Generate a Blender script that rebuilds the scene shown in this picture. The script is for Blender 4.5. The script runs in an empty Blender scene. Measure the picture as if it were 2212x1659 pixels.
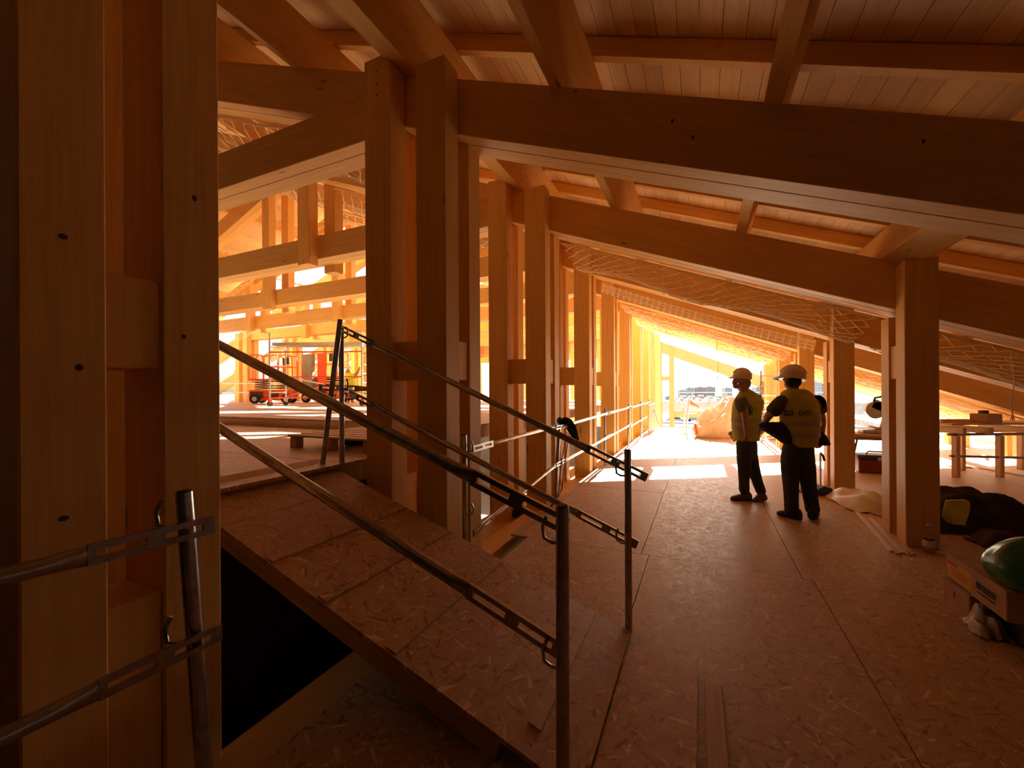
import bpy, bmesh, math, random
from mathutils import Vector, Matrix
random.seed(7)
sc = bpy.context.scene
COL = sc.collection
V = Vector
# ------------------------------------------------------------------ camera model (2212 x 1659)
F, CX, HZ, H = 895.0, 1106.0, 843.0, 1.53
PSI = math.radians(24.6); RHO = math.radians(0.35)
cs, sn = math.cos(PSI), math.sin(PSI)

def ray(u, v):
    a = (u - CX) / F; b = (HZ - v) / F
    r = a * math.cos(RHO) + b * math.sin(RHO)
    up = -a * math.sin(RHO) + b * math.cos(RHO)
    return V((r * cs - sn, r * sn + cs, up))
def P(u, v, d):                       # a place seen at (u, v), d metres deep
    q = ray(u, v); return V((q.x * d, q.y * d, H + q.z * d))
def FL(u, v, z=0.0):                  # a place on a horizontal level
    q = ray(u, v); return P(u, v, (z - H) / q.z)
def ATY(u, v, y):                     # a place in a truss plane
    q = ray(u, v); return P(u, v, y / q.y)
def ATX(u, v, x):
    q = ray(u, v); return P(u, v, x / q.x)

cam = bpy.data.cameras.new('camera'); co = bpy.data.objects.new('camera', cam); COL.objects.link(co)
cam.sensor_fit = 'HORIZONTAL'; cam.sensor_width = 36.0; cam.lens = F / 2212 * 36
cam.shift_y = (HZ - 829.5) / 2212; cam.clip_start = 0.02; cam.clip_end = 9000
co.matrix_world = Matrix.Translation((0, 0, H)) @ Matrix.Rotation(PSI, 4, 'Z') @ Matrix.Rotation(math.pi / 2, 4, 'X') @ Matrix.Rotation(-RHO, 4, 'Z')
sc.camera = co

# ------------------------------------------------------------------ materials
def mat(name, col, rough=0.6, metal=0.0, **kw):
    m = bpy.data.materials.new(name); m.use_nodes = True
    b = m.node_tree.nodes['Principled BSDF']
    b.inputs['Base Color'].default_value = (*col, 1)
    b.inputs['Roughness'].default_value = rough; b.inputs['Metallic'].default_value = metal
    for k, v in kw.items(): b.inputs[k].default_value = v
    return m
class NT:
    def __init__(s, m): s.m = m; s.t = m.node_tree; s.b = s.t.nodes['Principled BSDF']
    def n(s, typ, **kw):
        nd = s.t.nodes.new(typ)
        for k, v in kw.items():
            if k.startswith('i_'): nd.inputs[k[2:].replace('_', ' ')].default_value = v
            else: setattr(nd, k, v)
        return nd
    def l(s, a, b): s.t.links.new(a, b)
    def math(s, op, a, b=None):
        nd = s.n('ShaderNodeMath', operation=op)
        for i, x in enumerate((a, b)):
            if x is None: continue
            if isinstance(x, (int, float)): nd.inputs[i].default_value = x
            else: s.l(x, nd.inputs[i])
        return nd.outputs[0]
    def mix(s, fac, a, b, blend='MIX'):
        nd = s.n('ShaderNodeMix', data_type='RGBA', blend_type=blend)
        for i, x in ((0, fac), (6, a), (7, b)):
            if isinstance(x, (int, float)): nd.inputs[i].default_value = x
            elif isinstance(x, tuple): nd.inputs[i].default_value = (*x, 1)
            else: s.l(x, nd.inputs[i])
        return nd.outputs[2]
    def ramp(s, fac, stops):
        nd = s.n('ShaderNodeValToRGB'); e = nd.color_ramp.elements
        while len(e) < len(stops): e.new(0.5)
        for k, (p, c) in enumerate(stops):
            e[k].position = p; e[k].color = (*c, 1) if isinstance(c, tuple) else (c, c, c, 1)
        s.l(fac, nd.inputs[0]); return nd.outputs[0]

def wood(name, base, dark, rough=0.55, scale=1.0, knots=True, attr=None, lam=0.0):
    """grain runs along the local X of the piece"""
    m = mat(name, base, rough); g = NT(m)
    tc = g.n('ShaderNodeTexCoord'); oi = g.n('ShaderNodeObjectInfo')
    off = g.n('ShaderNodeVectorMath', operation='ADD')
    g.l(tc.outputs['Object'], off.inputs[0])
    sc1 = g.n('ShaderNodeVectorMath', operation='SCALE'); sc1.inputs[0].default_value = (17, 31, 23)
    rnd = oi.outputs['Random']
    if attr:
        at = g.n('ShaderNodeAttribute', attribute_name=attr); rnd = at.outputs['Fac']
    g.l(rnd, sc1.inputs['Scale']); g.l(sc1.outputs[0], off.inputs[1])
    mp = g.n('ShaderNodeMapping'); mp.inputs['Scale'].default_value = (0.9 * scale, 16 * scale, 16 * scale)
    g.l(off.outputs[0], mp.inputs['Vector'])
    n1 = g.n('ShaderNodeTexNoise', i_Scale=1.6, i_Detail=5.0, i_Roughness=0.6); g.l(mp.outputs[0], n1.inputs['Vector'])
    mp2 = g.n('ShaderNodeMapping'); mp2.inputs['Scale'].default_value = (1.5 * scale, 90 * scale, 90 * scale)
    g.l(off.outputs[0], mp2.inputs['Vector'])
    n2 = g.n('ShaderNodeTexNoise', i_Scale=1.5, i_Detail=3.0); g.l(mp2.outputs[0], n2.inputs['Vector'])
    f = g.math('ADD', g.math('MULTIPLY', n1.outputs[0], 0.7), g.math('MULTIPLY', n2.outputs[0], 0.35))
    c = g.ramp(f, [(0.34, dark), (0.62, base)])
    # piece to piece difference
    hv = g.n('ShaderNodeHueSaturation'); g.l(c, hv.inputs['Color'])
    g.l(g.math('ADD', g.math('MULTIPLY', rnd, 0.22), 0.89), hv.inputs['Value'])
    c = hv.outputs[0]
    if knots:
        mp3 = g.n('ShaderNodeMapping'); mp3.inputs['Scale'].default_value = (1.1, 5.2, 5.2)
        g.l(off.outputs[0], mp3.inputs['Vector'])
        vo = g.n('ShaderNodeTexVoronoi', i_Scale=1.0); g.l(mp3.outputs[0], vo.inputs['Vector'])
        k = g.ramp(vo.outputs['Distance'], [(0.03, 1.0), (0.085, 0.0)])
        c = g.mix(g.math('MULTIPLY', k, 0.75), c, (0.05, 0.022, 0.012))
    g.l(c, g.b.inputs['Base Color'])
    bp = g.n('ShaderNodeBump', i_Strength=0.12, i_Distance=0.004); g.l(n2.outputs[0], bp.inputs['Height']); g.l(bp.outputs[0], g.b.inputs['Normal'])
    return m

def osb(name, tint=(1, 1, 1), scale=1.0):
    m = mat(name, (0.5, 0.35, 0.2), 0.5); g = NT(m)
    tc = g.n('ShaderNodeTexCoord'); at = g.n('ShaderNodeAttribute', attribute_name='rnd')
    add = g.n('ShaderNodeVectorMath', operation='ADD'); s1 = g.n('ShaderNodeVectorMath', operation='SCALE')
    s1.inputs[0].default_value = (13.1, 7.7, 0); g.l(at.outputs['Fac'], s1.inputs['Scale'])
    g.l(tc.outputs['Object'], add.inputs[0]); g.l(s1.outputs[0], add.inputs[1])
    wn = g.n('ShaderNodeTexNoise', i_Scale=5.0, i_Detail=2.0); g.l(add.outputs[0], wn.inputs['Vector'])
    wv = g.n('ShaderNodeVectorMath', operation='SCALE'); wv.inputs['Scale'].default_value = 0.004; g.l(wn.outputs['Color'], wv.inputs[0])
    ad2 = g.n('ShaderNodeVectorMath', operation='ADD'); g.l(add.outputs[0], ad2.inputs[0]); g.l(wv.outputs[0], ad2.inputs[1])
    cols = []; hs = []
    for k, (ang, sx, sy) in enumerate(((4, 12, 75), (34, 13, 70), (-28, 12, 80), (66, 14, 72), (-58, 13, 68), (97, 15, 70))):
        # rotate first, then stretch, so that each layer has its own strand direction
        r = g.n('ShaderNodeVectorRotate', rotation_type='Z_AXIS'); r.inputs['Angle'].default_value = math.radians(ang)
        g.l(ad2.outputs[0], r.inputs['Vector'])
        mp = g.n('ShaderNodeMapping'); mp.inputs['Scale'].default_value = (sx * scale, sy * scale, 1); mp.inputs['Location'].default_value = (k * 3.7, k * 1.9, 0)
        g.l(r.outputs[0], mp.inputs['Vector'])
        vo = g.n('ShaderNodeTexVoronoi', i_Scale=1.0, voronoi_dimensions='2D'); g.l(mp.outputs[0], vo.inputs['Vector'])
        sep = g.n('ShaderNodeSeparateColor'); g.l(vo.outputs['Color'], sep.inputs[0])
        cols.append(sep.outputs[0]); hs.append(sep.outputs[1])
    # a layer shows where its own cell's level is the highest
    best, bc = hs[0], cols[0]
    for k in range(1, 6):
        gt = g.math('GREATER_THAN', hs[k], best)
        mx = g.n('ShaderNodeMix', data_type='FLOAT'); g.l(gt, mx.inputs[0]); g.l(bc, mx.inputs[2]); g.l(cols[k], mx.inputs[3])
        bc = mx.outputs[0]; best = g.math('MAXIMUM', best, hs[k])
    T = lambda c: tuple(a * b for a, b in zip(c, tint))
    c = g.ramp(bc, [(0.0, T((0.27, 0.16, 0.085))), (0.16, T((0.50, 0.345, 0.205))), (0.75, T((0.58, 0.42, 0.265))), (0.93, T((0.64, 0.48, 0.315))), (1.0, T((0.88, 0.74, 0.55)))])
    ns = g.n('ShaderNodeTexNoise', i_Scale=1.1, i_Detail=4.0); g.l(add.outputs[0], ns.inputs['Vector'])
    c = g.mix(0.5, c, g.ramp(ns.outputs[0], [(0.3, 0.8), (0.7, 1.0)]), 'MULTIPLY')
    g.l(c, g.b.inputs['Base Color'])
    bp = g.n('ShaderNodeBump', i_Strength=0.6, i_Distance=0.003); g.l(best, bp.inputs['Height']); g.l(bp.outputs[0], g.b.inputs['Normal'])
    g.l(g.math('ADD', g.math('MULTIPLY', bc, 0.25), 0.38), g.b.inputs['Roughness'])
    return m

def noisy(name, c1, c2, scale=8.0, rough=0.8, metal=0.0, bump=0.0):
    m = mat(name, c1, rough, metal); g = NT(m)
    tc = g.n('ShaderNodeTexCoord'); n = g.n('ShaderNodeTexNoise', i_Scale=scale, i_Detail=5.0); g.l(tc.outputs['Object'], n.inputs['Vector'])
    g.l(g.ramp(n.outputs[0], [(0.35, c1), (0.65, c2)]), g.b.inputs['Base Color'])
    if bump:
        bp = g.n('ShaderNodeBump', i_Strength=bump, i_Distance=0.02); g.l(n.outputs[0], bp.inputs['Height']); g.l(bp.outputs[0], g.b.inputs['Normal'])
    return m

GLU = wood('spruce_glulam', (0.83, 0.525, 0.175), (0.69, 0.40, 0.115))
GLUR = wood('spruce_glulam_rafter', (0.83, 0.525, 0.175), (0.69, 0.40, 0.115))
PLANK = wood('roof_boards', (0.88, 0.70, 0.43), (0.76, 0.56, 0.31), attr='rnd')
RAW = wood('raw_timber', (0.62, 0.42, 0.25), (0.42, 0.26, 0.15))
OSB = osb('osb_floor')
OSBR = osb('osb_ramp', (1.0, 0.86, 0.75))
STEEL = noisy('galvanised_steel', (0.36, 0.35, 0.34), (0.50, 0.49, 0.47), 30, 0.24, 0.92)
RUST = noisy('rusty_scaffold_steel', (0.25, 0.16, 0.11), (0.40, 0.30, 0.24), 20, 0.5, 0.5)
NETM = mat('net_cord', (0.92, 0.84, 0.70), 0.8)
BLACK = mat('black_rubber', (0.012, 0.012, 0.014), 0.5)
CONC = noisy('concrete', (0.50, 0.47, 0.43), (0.62, 0.59, 0.54), 3, 0.9)

# ------------------------------------------------------------------ mesh helpers
class MB:
    def __init__(s): s.v = []; s.f = []; s.r = []; s.cur = 0.0
    def add(s, vs, fs):
        o = len(s.v); s.v += [V(x) for x in vs]
        s.f += [tuple(i + o for i in f) for f in fs]; s.r += [s.cur] * len(fs)
    def box(s, c, size, M=None):
        x, y, z = (k / 2 for k in size); c = V(c)
        vs = [V((sx * x, sy * y, sz * z)) for sz in (-1, 1) for sy in (-1, 1) for sx in (-1, 1)]
        if M is not None: vs = [M @ q for q in vs]
        s.add([c + q for q in vs], [(0, 2, 3, 1), (4, 5, 7, 6), (0, 1, 5, 4), (2, 6, 7, 3), (0, 4, 6, 2), (1, 3, 7, 5)])
    def bar(s, p0, p1, w, h, up=(0, 0, 1)):
        M = frame(p0, p1, up); p0, p1 = V(p0), V(p1)
        s.box((p0 + p1) / 2, ((p1 - p0).length, w, h), M.to_3x3())
    def tube(s, pts, r, n=8, closed=False, caps=True):
        pts = [V(p) for p in pts]; N = len(pts); rr = r if isinstance(r, (list, tuple)) else [r] * N
        rings = []; prev = None
        for i, p in enumerate(pts):
            if closed: t = pts[(i + 1) % N] - pts[i - 1]
            else: t = pts[min(i + 1, N - 1)] - pts[max(i - 1, 0)]
            t.normalize()
            if prev is None:
                a = V((0, 0, 1)) if abs(t.z) < 0.9 else V((1, 0, 0)); x = t.cross(a).normalized()
            else:
                x = (prev - t * prev.dot(t)); x = x.normalized() if x.length > 1e-6 else t.orthogonal().normalized()
            prev = x; y = t.cross(x)
            rings.append([p + (x * math.cos(2 * math.pi * k / n) + y * math.sin(2 * math.pi * k / n)) * rr[i] for k in range(n)])
        s.loft(rings, caps and not closed, closed)
    def loft(s, rings, caps=True, closed=False):
        n = len(rings[0]); vs = [q for R in rings for q in R]; fs = []
        m = len(rings)
        for i in range(m if closed else m - 1):
            j = (i + 1) % m
            for k in range(n):
                fs.append((i * n + k, i * n + (k + 1) % n, j * n + (k + 1) % n, j * n + k))
        if caps: fs.append(tuple(range(n))[::-1]); fs.append(tuple((m - 1) * n + k for k in range(n)))
        s.add(vs, fs)
    def ell(s, c, rad, M=None, nu=14, nv=9, v0=-90, v1=90):
        c = V(c); rings = []
        for i in range(nv + 1):
            a = math.radians(v0 + (v1 - v0) * i / nv); rings.append([])
            for k in range(nu):
                b = 2 * math.pi * k / nu
                q = V((rad[0] * math.cos(a) * math.cos(b), rad[1] * math.cos(a) * math.sin(b), rad[2] * math.sin(a)))
                rings[-1].append(c + (M @ q if M is not None else q))
        s.loft(rings)
    def prism(s, outline, depth):      # outline: list of 3-d points in one plane, depth: vector
        n = len(outline); d = V(depth); a = [V(p) for p in outline]
        s.add(a + [p + d for p in a], [tuple(range(n))[::-1], tuple(range(n, 2 * n))] + [(k, (k + 1) % n, n + (k + 1) % n, n + k) for k in range(n)])
    def build(s, name, material, parent=None, smooth=False, bevel=0.0, origin=None):
        o0 = V(origin) if origin is not None else (LOC[parent.name] if parent is not None else V((0, 0, 0)))
        me = bpy.data.meshes.new(name)
        me.from_pydata([q - o0 for q in s.v], [], s.f); me.validate()
        if len(me.polygons) == len(s.r):
            a = me.attributes.new('rnd', 'FLOAT', 'FACE'); a.data.foreach_set('value', s.r)
        bm = bmesh.new(); bm.from_mesh(me)
        bmesh.ops.remove_doubles(bm, verts=bm.verts, dist=1e-6)
        bmesh.ops.recalc_face_normals(bm, faces=bm.faces)
        if bevel: bmesh.ops.bevel(bm, geom=[e for e in bm.edges if len(e.link_faces) == 2 and e.calc_face_angle(0) > 0.5], offset=bevel, segments=1, affect='EDGES', profile=0.5)
        if smooth:
            for f in bm.faces: f.smooth = True
            for e in bm.edges:
                if len(e.link_faces) == 2 and e.calc_face_angle(0) > 0.9: e.smooth = False
        bm.to_mesh(me); bm.free()
        me.materials.append(material)
        o = bpy.data.objects.new(name, me); COL.objects.link(o)
        W = V((0, 0, 0))
        if parent is not None:
            o.parent = parent; W = LOC[parent.name]
        o.location = o0 - W; LOC[o.name] = o0
        return o
LOC = {}
def frame(p0, p1, up=(0, 0, 1)):
    p0, p1 = V(p0), V(p1); x = (p1 - p0).normalized(); z = V(up); z = z - x * z.dot(x)
    if z.length < 1e-4: z = V((0, 1, 0)) - x * x.y
    z.normalize(); y = z.cross(x)
    return Matrix(((x.x, y.x, z.x), (x.y, y.y, z.y), (x.z, y.z, z.z)))
def thing(name, label, cat, loc, group=None):
    o = bpy.data.objects.new(name, None); COL.objects.link(o); o.empty_display_size = 0.1
    o.location = loc; LOC[o.name] = V(loc); tag(o, label, cat, group); return o
def tag(o, label, cat, group=None, kind=None):
    o['label'] = label; o['category'] = cat
    if group: o['group'] = group
    if kind: o['kind'] = kind
    return o
def struct(o): o['kind'] = 'structure'; return o
def beam(name, p0, p1, w, h, m, parent=None, up=(0, 0, 1), bevel=0.006, cut0=0.0, cut1=0.0):
    """a straight timber: local X along the grain; p0, p1 on its axis.  cut: plumb or level shift of the end's top against its bottom"""
    p0, p1 = V(p0), V(p1); R = frame(p0, p1, up); L = (p1 - p0).length
    bm = bmesh.new()
    q = []
    for sx, c in ((0, cut0), (L, cut1)):
        for sz in (-1, 1):
            for sy in (-1, 1):
                q.append(bm.verts.new((sx + c * sz, sy * w / 2, sz * h / 2)))
    for f in ((0, 1, 3, 2), (4, 6, 7, 5), (0, 4, 5, 1), (2, 3, 7, 6), (0, 2, 6, 4), (1, 5, 7, 3)): bm.faces.new([q[i] for i in f])
    bmesh.ops.recalc_face_normals(bm, faces=bm.faces)
    if bevel: bmesh.ops.bevel(bm, geom=list(bm.edges), offset=bevel, segments=1, affect='EDGES', profile=0.5)
    me = bpy.data.meshes.new(name); bm.to_mesh(me); bm.free(); me.materials.append(m)
    o = bpy.data.objects.new(name, me); COL.objects.link(o)
    W = V((0, 0, 0))
    if parent is not None: o.parent = parent; W = LOC[parent.name]
    o.matrix_local = Matrix.Translation(p0 - W) @ R.to_4x4(); LOC[o.name] = p0
    return o
ORD = ['nearest', 'second', 'third', 'fourth', 'fifth', 'sixth', 'seventh', 'eighth', 'ninth', 'tenth']

# ------------------------------------------------------------------ the frame of the building
TY = [0.474 + 2.372 * k for k in range(10)]; TY[0] = 0.52
T_, G_ = 0.21, 0.165                       # front post thickness, slot
RIDGE = -10.95; SL = 0.383
def ztop(x): return 3.495 - SL * x if x > RIDGE else 3.495 - SL * (2 * RIDGE - x)
DZ = 0.485
def zbot(x): return ztop(x) - DZ
AX, BX, RX, EX = (-2.75, -2.46), (-2.185, -1.894), (1.785, 2.035), (6.05, 6.32)
UPZ, PLZ = 0.90, 1.05                       # upper hall floor and its raised deck

def column(k, X, label, zb, blocks=True, full=True, name='timber_column', topz=None):
    x0, x1 = X; xc = (x0 + x1) / 2; w = x1 - x0; y = TY[k]
    t = thing(name, label, 'column', (xc, y, zb))
    sgn = 1 if xc > RIDGE else -1
    zt = topz if topz else ztop(xc)
    c = -SL * sgn * 0
    beam('post', (xc, y + T_ / 2, zb), (xc, y + T_ / 2, zt), T_, w, GLU, t, up=(1, 0, 0), cut1=0)
    beam('post', (xc, y + T_ + G_ + T_ / 2, zb), (xc, y + T_ + G_ + T_ / 2, zbot(xc) - 0.01 if topz is None else topz - 0.2), T_, w, GLU, t, up=(1, 0, 0))
    if blocks:
        yc = y + T_ + G_ / 2
        beam('spacer_block', (xc, yc, 1.62), (xc, yc, 1.96), G_, w - 0.03, GLU, t, up=(1, 0, 0))
        if full: beam('spacer_block', (xc, yc, -0.2 if zb < 0 else zb), (xc, yc, 0.76), G_, w - 0.03, GLU, t, up=(1, 0, 0))
    return t

for k in range(0, 10):
    tb = column(k, BX, 'glulam column with rear twin lining the walkway\'s left edge, %s from the camera' % ORD[k], -3.0, full=(k < 2))
    if k < 9 and k > 0:
        yc = TY[k] + T_ / 2
        beam('spacer_block', ((AX[1] + BX[0]) / 2 - 0.136, yc + 0.05, 1.79), ((AX[1] + BX[0]) / 2 + 0.136, yc + 0.05, 1.79), T_ * 0.9, 0.34, GLU, tb)
    if k < 9:
        column(k, AX, 'glulam column with rear twin on the hall side of the walkway\'s left row, %s from the camera' % ORD[k], -3.0, full=(k < 2))
for k in range(2, 7):
    column(k, RX, 'glulam column with rear twin along the walkway\'s right edge, %s from the camera' % ORD[k - 2], 0.0, full=False)
for k in range(4, 8):
    column(k, EX, 'short eave column with rear twin at the far right opening, %s from the camera' % ORD[k - 4], 0.0, blocks=False)
MX = lambda X: (2 * RIDGE - X[1], 2 * RIDGE - X[0])
for k in range(5, 9):
    column(k, MX(AX), 'glulam column on the far side of the left hall, %s of its row from the camera' % ORD[k - 5], PLZ, full=False)
    column(k, MX(BX), 'glulam column just outside the far row of the left hall, %s of its row' % ORD[k - 5], PLZ, full=False)
for k in range(6, 9):
    column(k, MX(RX), 'outermost glulam column beyond the left hall, %s of its row' % ORD[k - 6], PLZ, blocks=False)

def rafter(k, x0, x1, label):
    t = thing('roof_rafter', label, 'rafter', ((x0 + x1) / 2, TY[k], ztop((x0 + x1) / 2)))
    ang = math.atan(SL); hh = DZ * math.cos(ang)
    for y, w in ((TY[k] + T_ + G_ / 2 + 0.002, G_ - 0.006), (TY[k] + T_ + G_ + T_ / 2, T_ - 0.004)):
        a = (x0, y, (ztop(x0 + (1e-4 if x0 <= RIDGE + .01 and x1 > RIDGE else 0)) - DZ / 2)); b = (x1, y, ztop(x1 if x1 < RIDGE - .01 or x1 > RIDGE + .01 else x1 - 1e-4) - DZ / 2)
        sg = 1 if x1 > RIDGE + 0.1 else -1
        beam('rafter_ply', a, b, w, hh, GLUR, t, cut0=sg * hh / 2 * SL, cut1=sg * hh / 2 * SL)
    return t
for k in range(1, 7):
    rafter(k, RIDGE, 6.85, 'twin-ply sloping rafter over the walkway, %s from the camera' % (ORD[k - 1] if k else 'overhead behind'))
for k in range(2, 10):
    rafter(k, 2 * RIDGE - 5.0, RIDGE, 'twin-ply rafter on the far slope of the left hall, %s from the camera' % ORD[k - 2])
# far bare truss in front of the city
FY = 33.0
t = thing('bare_frame', 'bare open timber frame standing against the sky beyond the roof\'s end', 'frame', (0, FY, -3))
for x0, x1 in ((-3.0, -2.7), (-2.2, -1.85), (3.7, 4.0)):
    xc = (x0 + x1) / 2
    beam('post', (xc, FY, -3), (xc, FY, 4.66 - 0.42 * (xc + 1.9)), 0.3, x1 - x0, GLU, t, up=(1, 0, 0))
beam('rafter', (-3.4, FY + 0.05, 4.36 + 0.6), (6.5, FY + 0.05, 4.36 - 0.42 * 8.4), 0.3, 0.75, GLUR, t)
beam('sill_beam', (-2.2, FY + 0.05, -0.3), (6, FY + 0.05, -0.3), 0.3, 0.5, GLU, t)
beam('brace', (-3.0, FY, 2.35), (-1.9, FY, 2.35), 0.2, 0.3, GLU, t)
# tie beams and hanging posts of the hall
for k in range(1, 9):
    t = thing('tie_beam', 'level twin-ply tie beam across the left hall, %s from the camera' % ORD[k - 1], 'beam', (-6.5, TY[k], 3.95))
    for y, w in ((TY[k] + T_ + G_ / 2 - 0.0, G_ - 0.0), (TY[k] + T_ + G_ + T_ / 2 + 0.006, T_ + 0.006)):
        beam('beam_ply', (MX(BX)[0], y, 4.17), (AX[1] - 0.05, y, 4.17), w, 0.43, GLUR, t)
    for X, nm, k0, k1 in ((-6.51, 'between the ridge and the walkway', 2, 3), (RIDGE, 'under the ridge', 3, 6), (-15.39, 'on the far slope', 4, 8)):
        if not (k0 <= k <= k1): continue
        h = thing('hanging_post', 'twin hanging post %s of the %s tie beam' % (nm, ORD[k - 1]), 'post', (X, TY[k], 3.82))
        for y in (TY[k] + T_ / 2, TY[k] + 2 * T_ + G_ + T_ / 2 - 0.0):
            beam('post', (X, y, 3.82), (X, y, ztop(X) - 0.05), T_, 0.28, GLU, h, up=(1, 0, 0))
# purlins
PUR = [(-0.935, .105, 'slim purlin along the walkway roof, left of the two slim ones'), (0.497, .105, 'slim purlin along the walkway roof, right of the two slim ones'),
       (1.89, .30, 'broad purlin above the right-hand column row'), (-2.32, .27, 'broad purlin above the double left column row'),
       (-3.84, .105, 'slim purlin on the hall side of the double column row'), (-5.3, .105, 'slim purlin high over the hall, second up from the column row'),
       (3.4, .105, 'slim purlin over the right aisle, nearest the right column row'), (4.9, .105, 'slim purlin low over the right aisle near the eave'),
       (-6.75, .105, 'slim purlin high over the hall, third up from the column row'), (-8.2, .105, 'slim purlin high over the hall, fourth up from the column row')]
PH = 0.46
nrm = V((SL, 0, 1)).normalized()
for x, w, lab in PUR:
    z = ztop(x) + PH / 2 + 0.004
    t = beam('roof_purlin', (x, -2.1, z), (x, TY[6] + 0.62, z), w, PH, GLUR, up=nrm)
    tag(t, lab, 'purlin')
for x, lab in ((-13.0, 'slim purlin on the far slope next to the ridge'), (-15.4, 'slim purlin in the middle of the far slope'), (-17.6, 'slim purlin low on the far slope')):
    z = ztop(x) + PH / 2 + 0.004
    t = beam('roof_purlin', (x, 2.0, z), (x, TY[8] + 0.6, z), .105, PH, GLUR, up=V((-SL, 0, 1)).normalized()); tag(t, lab, 'purlin')
# joists above the purlins
JH, JW = 0.15, 0.09
jl = {0: 'slim roof joist just behind the nearest walkway rafter', 3: 'slim roof joist just behind the second walkway rafter', 4: 'slim roof joist, next one beyond the second walkway rafter',
      6: 'slim roof joist just behind the third walkway rafter', 14: 'last slim roof joist, bare, beyond the edge of the roof boards'}
for n in range(-7, 15):
    y = 3.45 + 0.7907 * n if n < 14 else 14.16
    zc = lambda x: ztop(x) + PH * math.sqrt(1 + SL * SL) + 0.012 + JH / 2
    o = beam('roof_joist', (RIDGE, y, zc(RIDGE + 1e-4)), (6.75, y, zc(6.75)), JW, JH, GLUR)
    if n in jl: tag(o, jl[n], 'joist')
    else: tag(o, 'slim joist between rafters carrying the roof boards', 'joist', 'slim joists under the roof boards')
# roof boards (ceiling)
mb = MB(); zd = PH * math.sqrt(1 + SL * SL) + 0.012 + JH * math.sqrt(1 + SL * SL)
def board(xa, xb, y0, y1, off, th):
    za, zb_ = ztop(xa) + off, ztop(xb) + off
    a = [(xa, y0, za), (xb, y0, zb_), (xb, y0, zb_ + th), (xa, y0, za + th)]
    mb.prism(a, (0, y1 - y0, 0))
YE = 13.95; YH = 12.6
def yend(x): return YE if x > -4.2 else YH
x = RIDGE + 0.002
while x < 6.65:
    y = -2.2
    while y < yend(x) - 0.01:
        y2 = yend(x)
        mb.cur = random.random(); board(x, x + 0.146, y, y2 - 0.004, zd, 0.03); y = y2
    x += 0.150
x = RIDGE - 0.002
while x > -18.8:
    mb.cur = random.random(); board(x - 0.146, x, -2.2, YH - 1.0, zd, 0.03); x -= 0.15
mb.cur = 0.5
board(-4.2, 6.8, -2.2, YE, zd + 0.034, 0.05); board(RIDGE + .001, -4.2, -2.2, YH, zd + 0.034, 0.05); board(-18.9, RIDGE - .001, -2.2, YH - 1, zd + 0.034, 0.05)  # slabs added over the boards to stop light through their gaps
mb2 = MB(); mb2.v, mb2.f, mb2.r = [V((q.y, q.x, q.z)) for q in mb.v], mb.f, mb.r    # local X along the boards
o = mb2.build('ceiling', PLANK); o.matrix_world = Matrix(((0, 1, 0, 0), (1, 0, 0, 0), (0, 0, 1, 0), (0, 0, 0, 1))); 
o.data.flip_normals(); struct(o)

# ------------------------------------------------------------------ floors, voids, walls
mb = MB()
def sheets(x0, x1, y0, y1, z, th, xo, yo, sx=1.25, sy=2.5, gap=0.006):
    i0 = math.floor((x0 - xo) / sx)
    x = xo + i0 * sx
    while x < x1:
        a, b = max(x, x0), min(x + sx, x1); y = yo + math.floor((y0 - yo) / sy) * sy
        while y < y1:
            c, d = max(y, y0), min(y + sy, y1)
            if b - a > 0.02 and d - c > 0.02:
                mb.cur = random.random()
                mb.box(((a + b) / 2, (c + d) / 2, z - th / 2 + random.uniform(-.0015, 0)), (b - a - gap, d - c - gap, th))
            y += sy
        x += sx
sheets(-1.66, 7.0, -2.2, 1.62, 0, .022, -.45, 4.0 - 2.38)
sheets(-1.66, 7.0, 1.62, 4.0, 0, .022, -.45, 1.62)
sheets(-1.86, 7.0, 4.0, 16.6, 0, .022, -.52, 4.0)
mb.box((2.65, 7.2, -0.13), (8.6, 18.8, 0.2))
struct(mb.build('floor', OSB))
mb = MB(); sheets(-24.5, -2.85, -2.2, 5.05, UPZ, .022, -2.85, 0.2)
mb.box((-13.7, 1.4, UPZ - 0.12), (21.6, 7.2, 0.18)); struct(mb.build('floor_hall', OSB))
mb = MB(); sheets(-24.5, -2.85, 5.05, 19.0, PLZ, .022, -2.85, 5.05)
mb.box((-13.7, 12.02, PLZ - 0.12), (21.5, 13.9, 0.19)); struct(mb.build('floor_deck', OSB))
mb = MB(); mb.box((-7.7, 7, -3.3), (36, 24, 0.2)); struct(mb.build('floor_lower', CONC))
mb = MB(); mb.box((-2.35, 9.9, -0.36), (1.0, 13.4, 0.12)); struct(mb.build('floor_gap', GLUR))
VOID_BLACK = mat('void_black', (0.05, 0.04, 0.035), 0.9)  # near-black walls added so the opening under the ramp stays black
for nm, c_, sz in (('wall_void_blocker_far', (-2.35, 3.24, -1.8), (1.4, .1, 3.0)), ('wall_void_blocker_left', (-2.9, .4, -1.2), (.1, 5.6, 3.8)), ('wall_void_blocker_right', (-1.6, .4, -1.8), (.1, 5.6, 3.0))):
    mb = MB(); mb.box(c_, sz); struct(mb.build(nm, VOID_BLACK))
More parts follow.
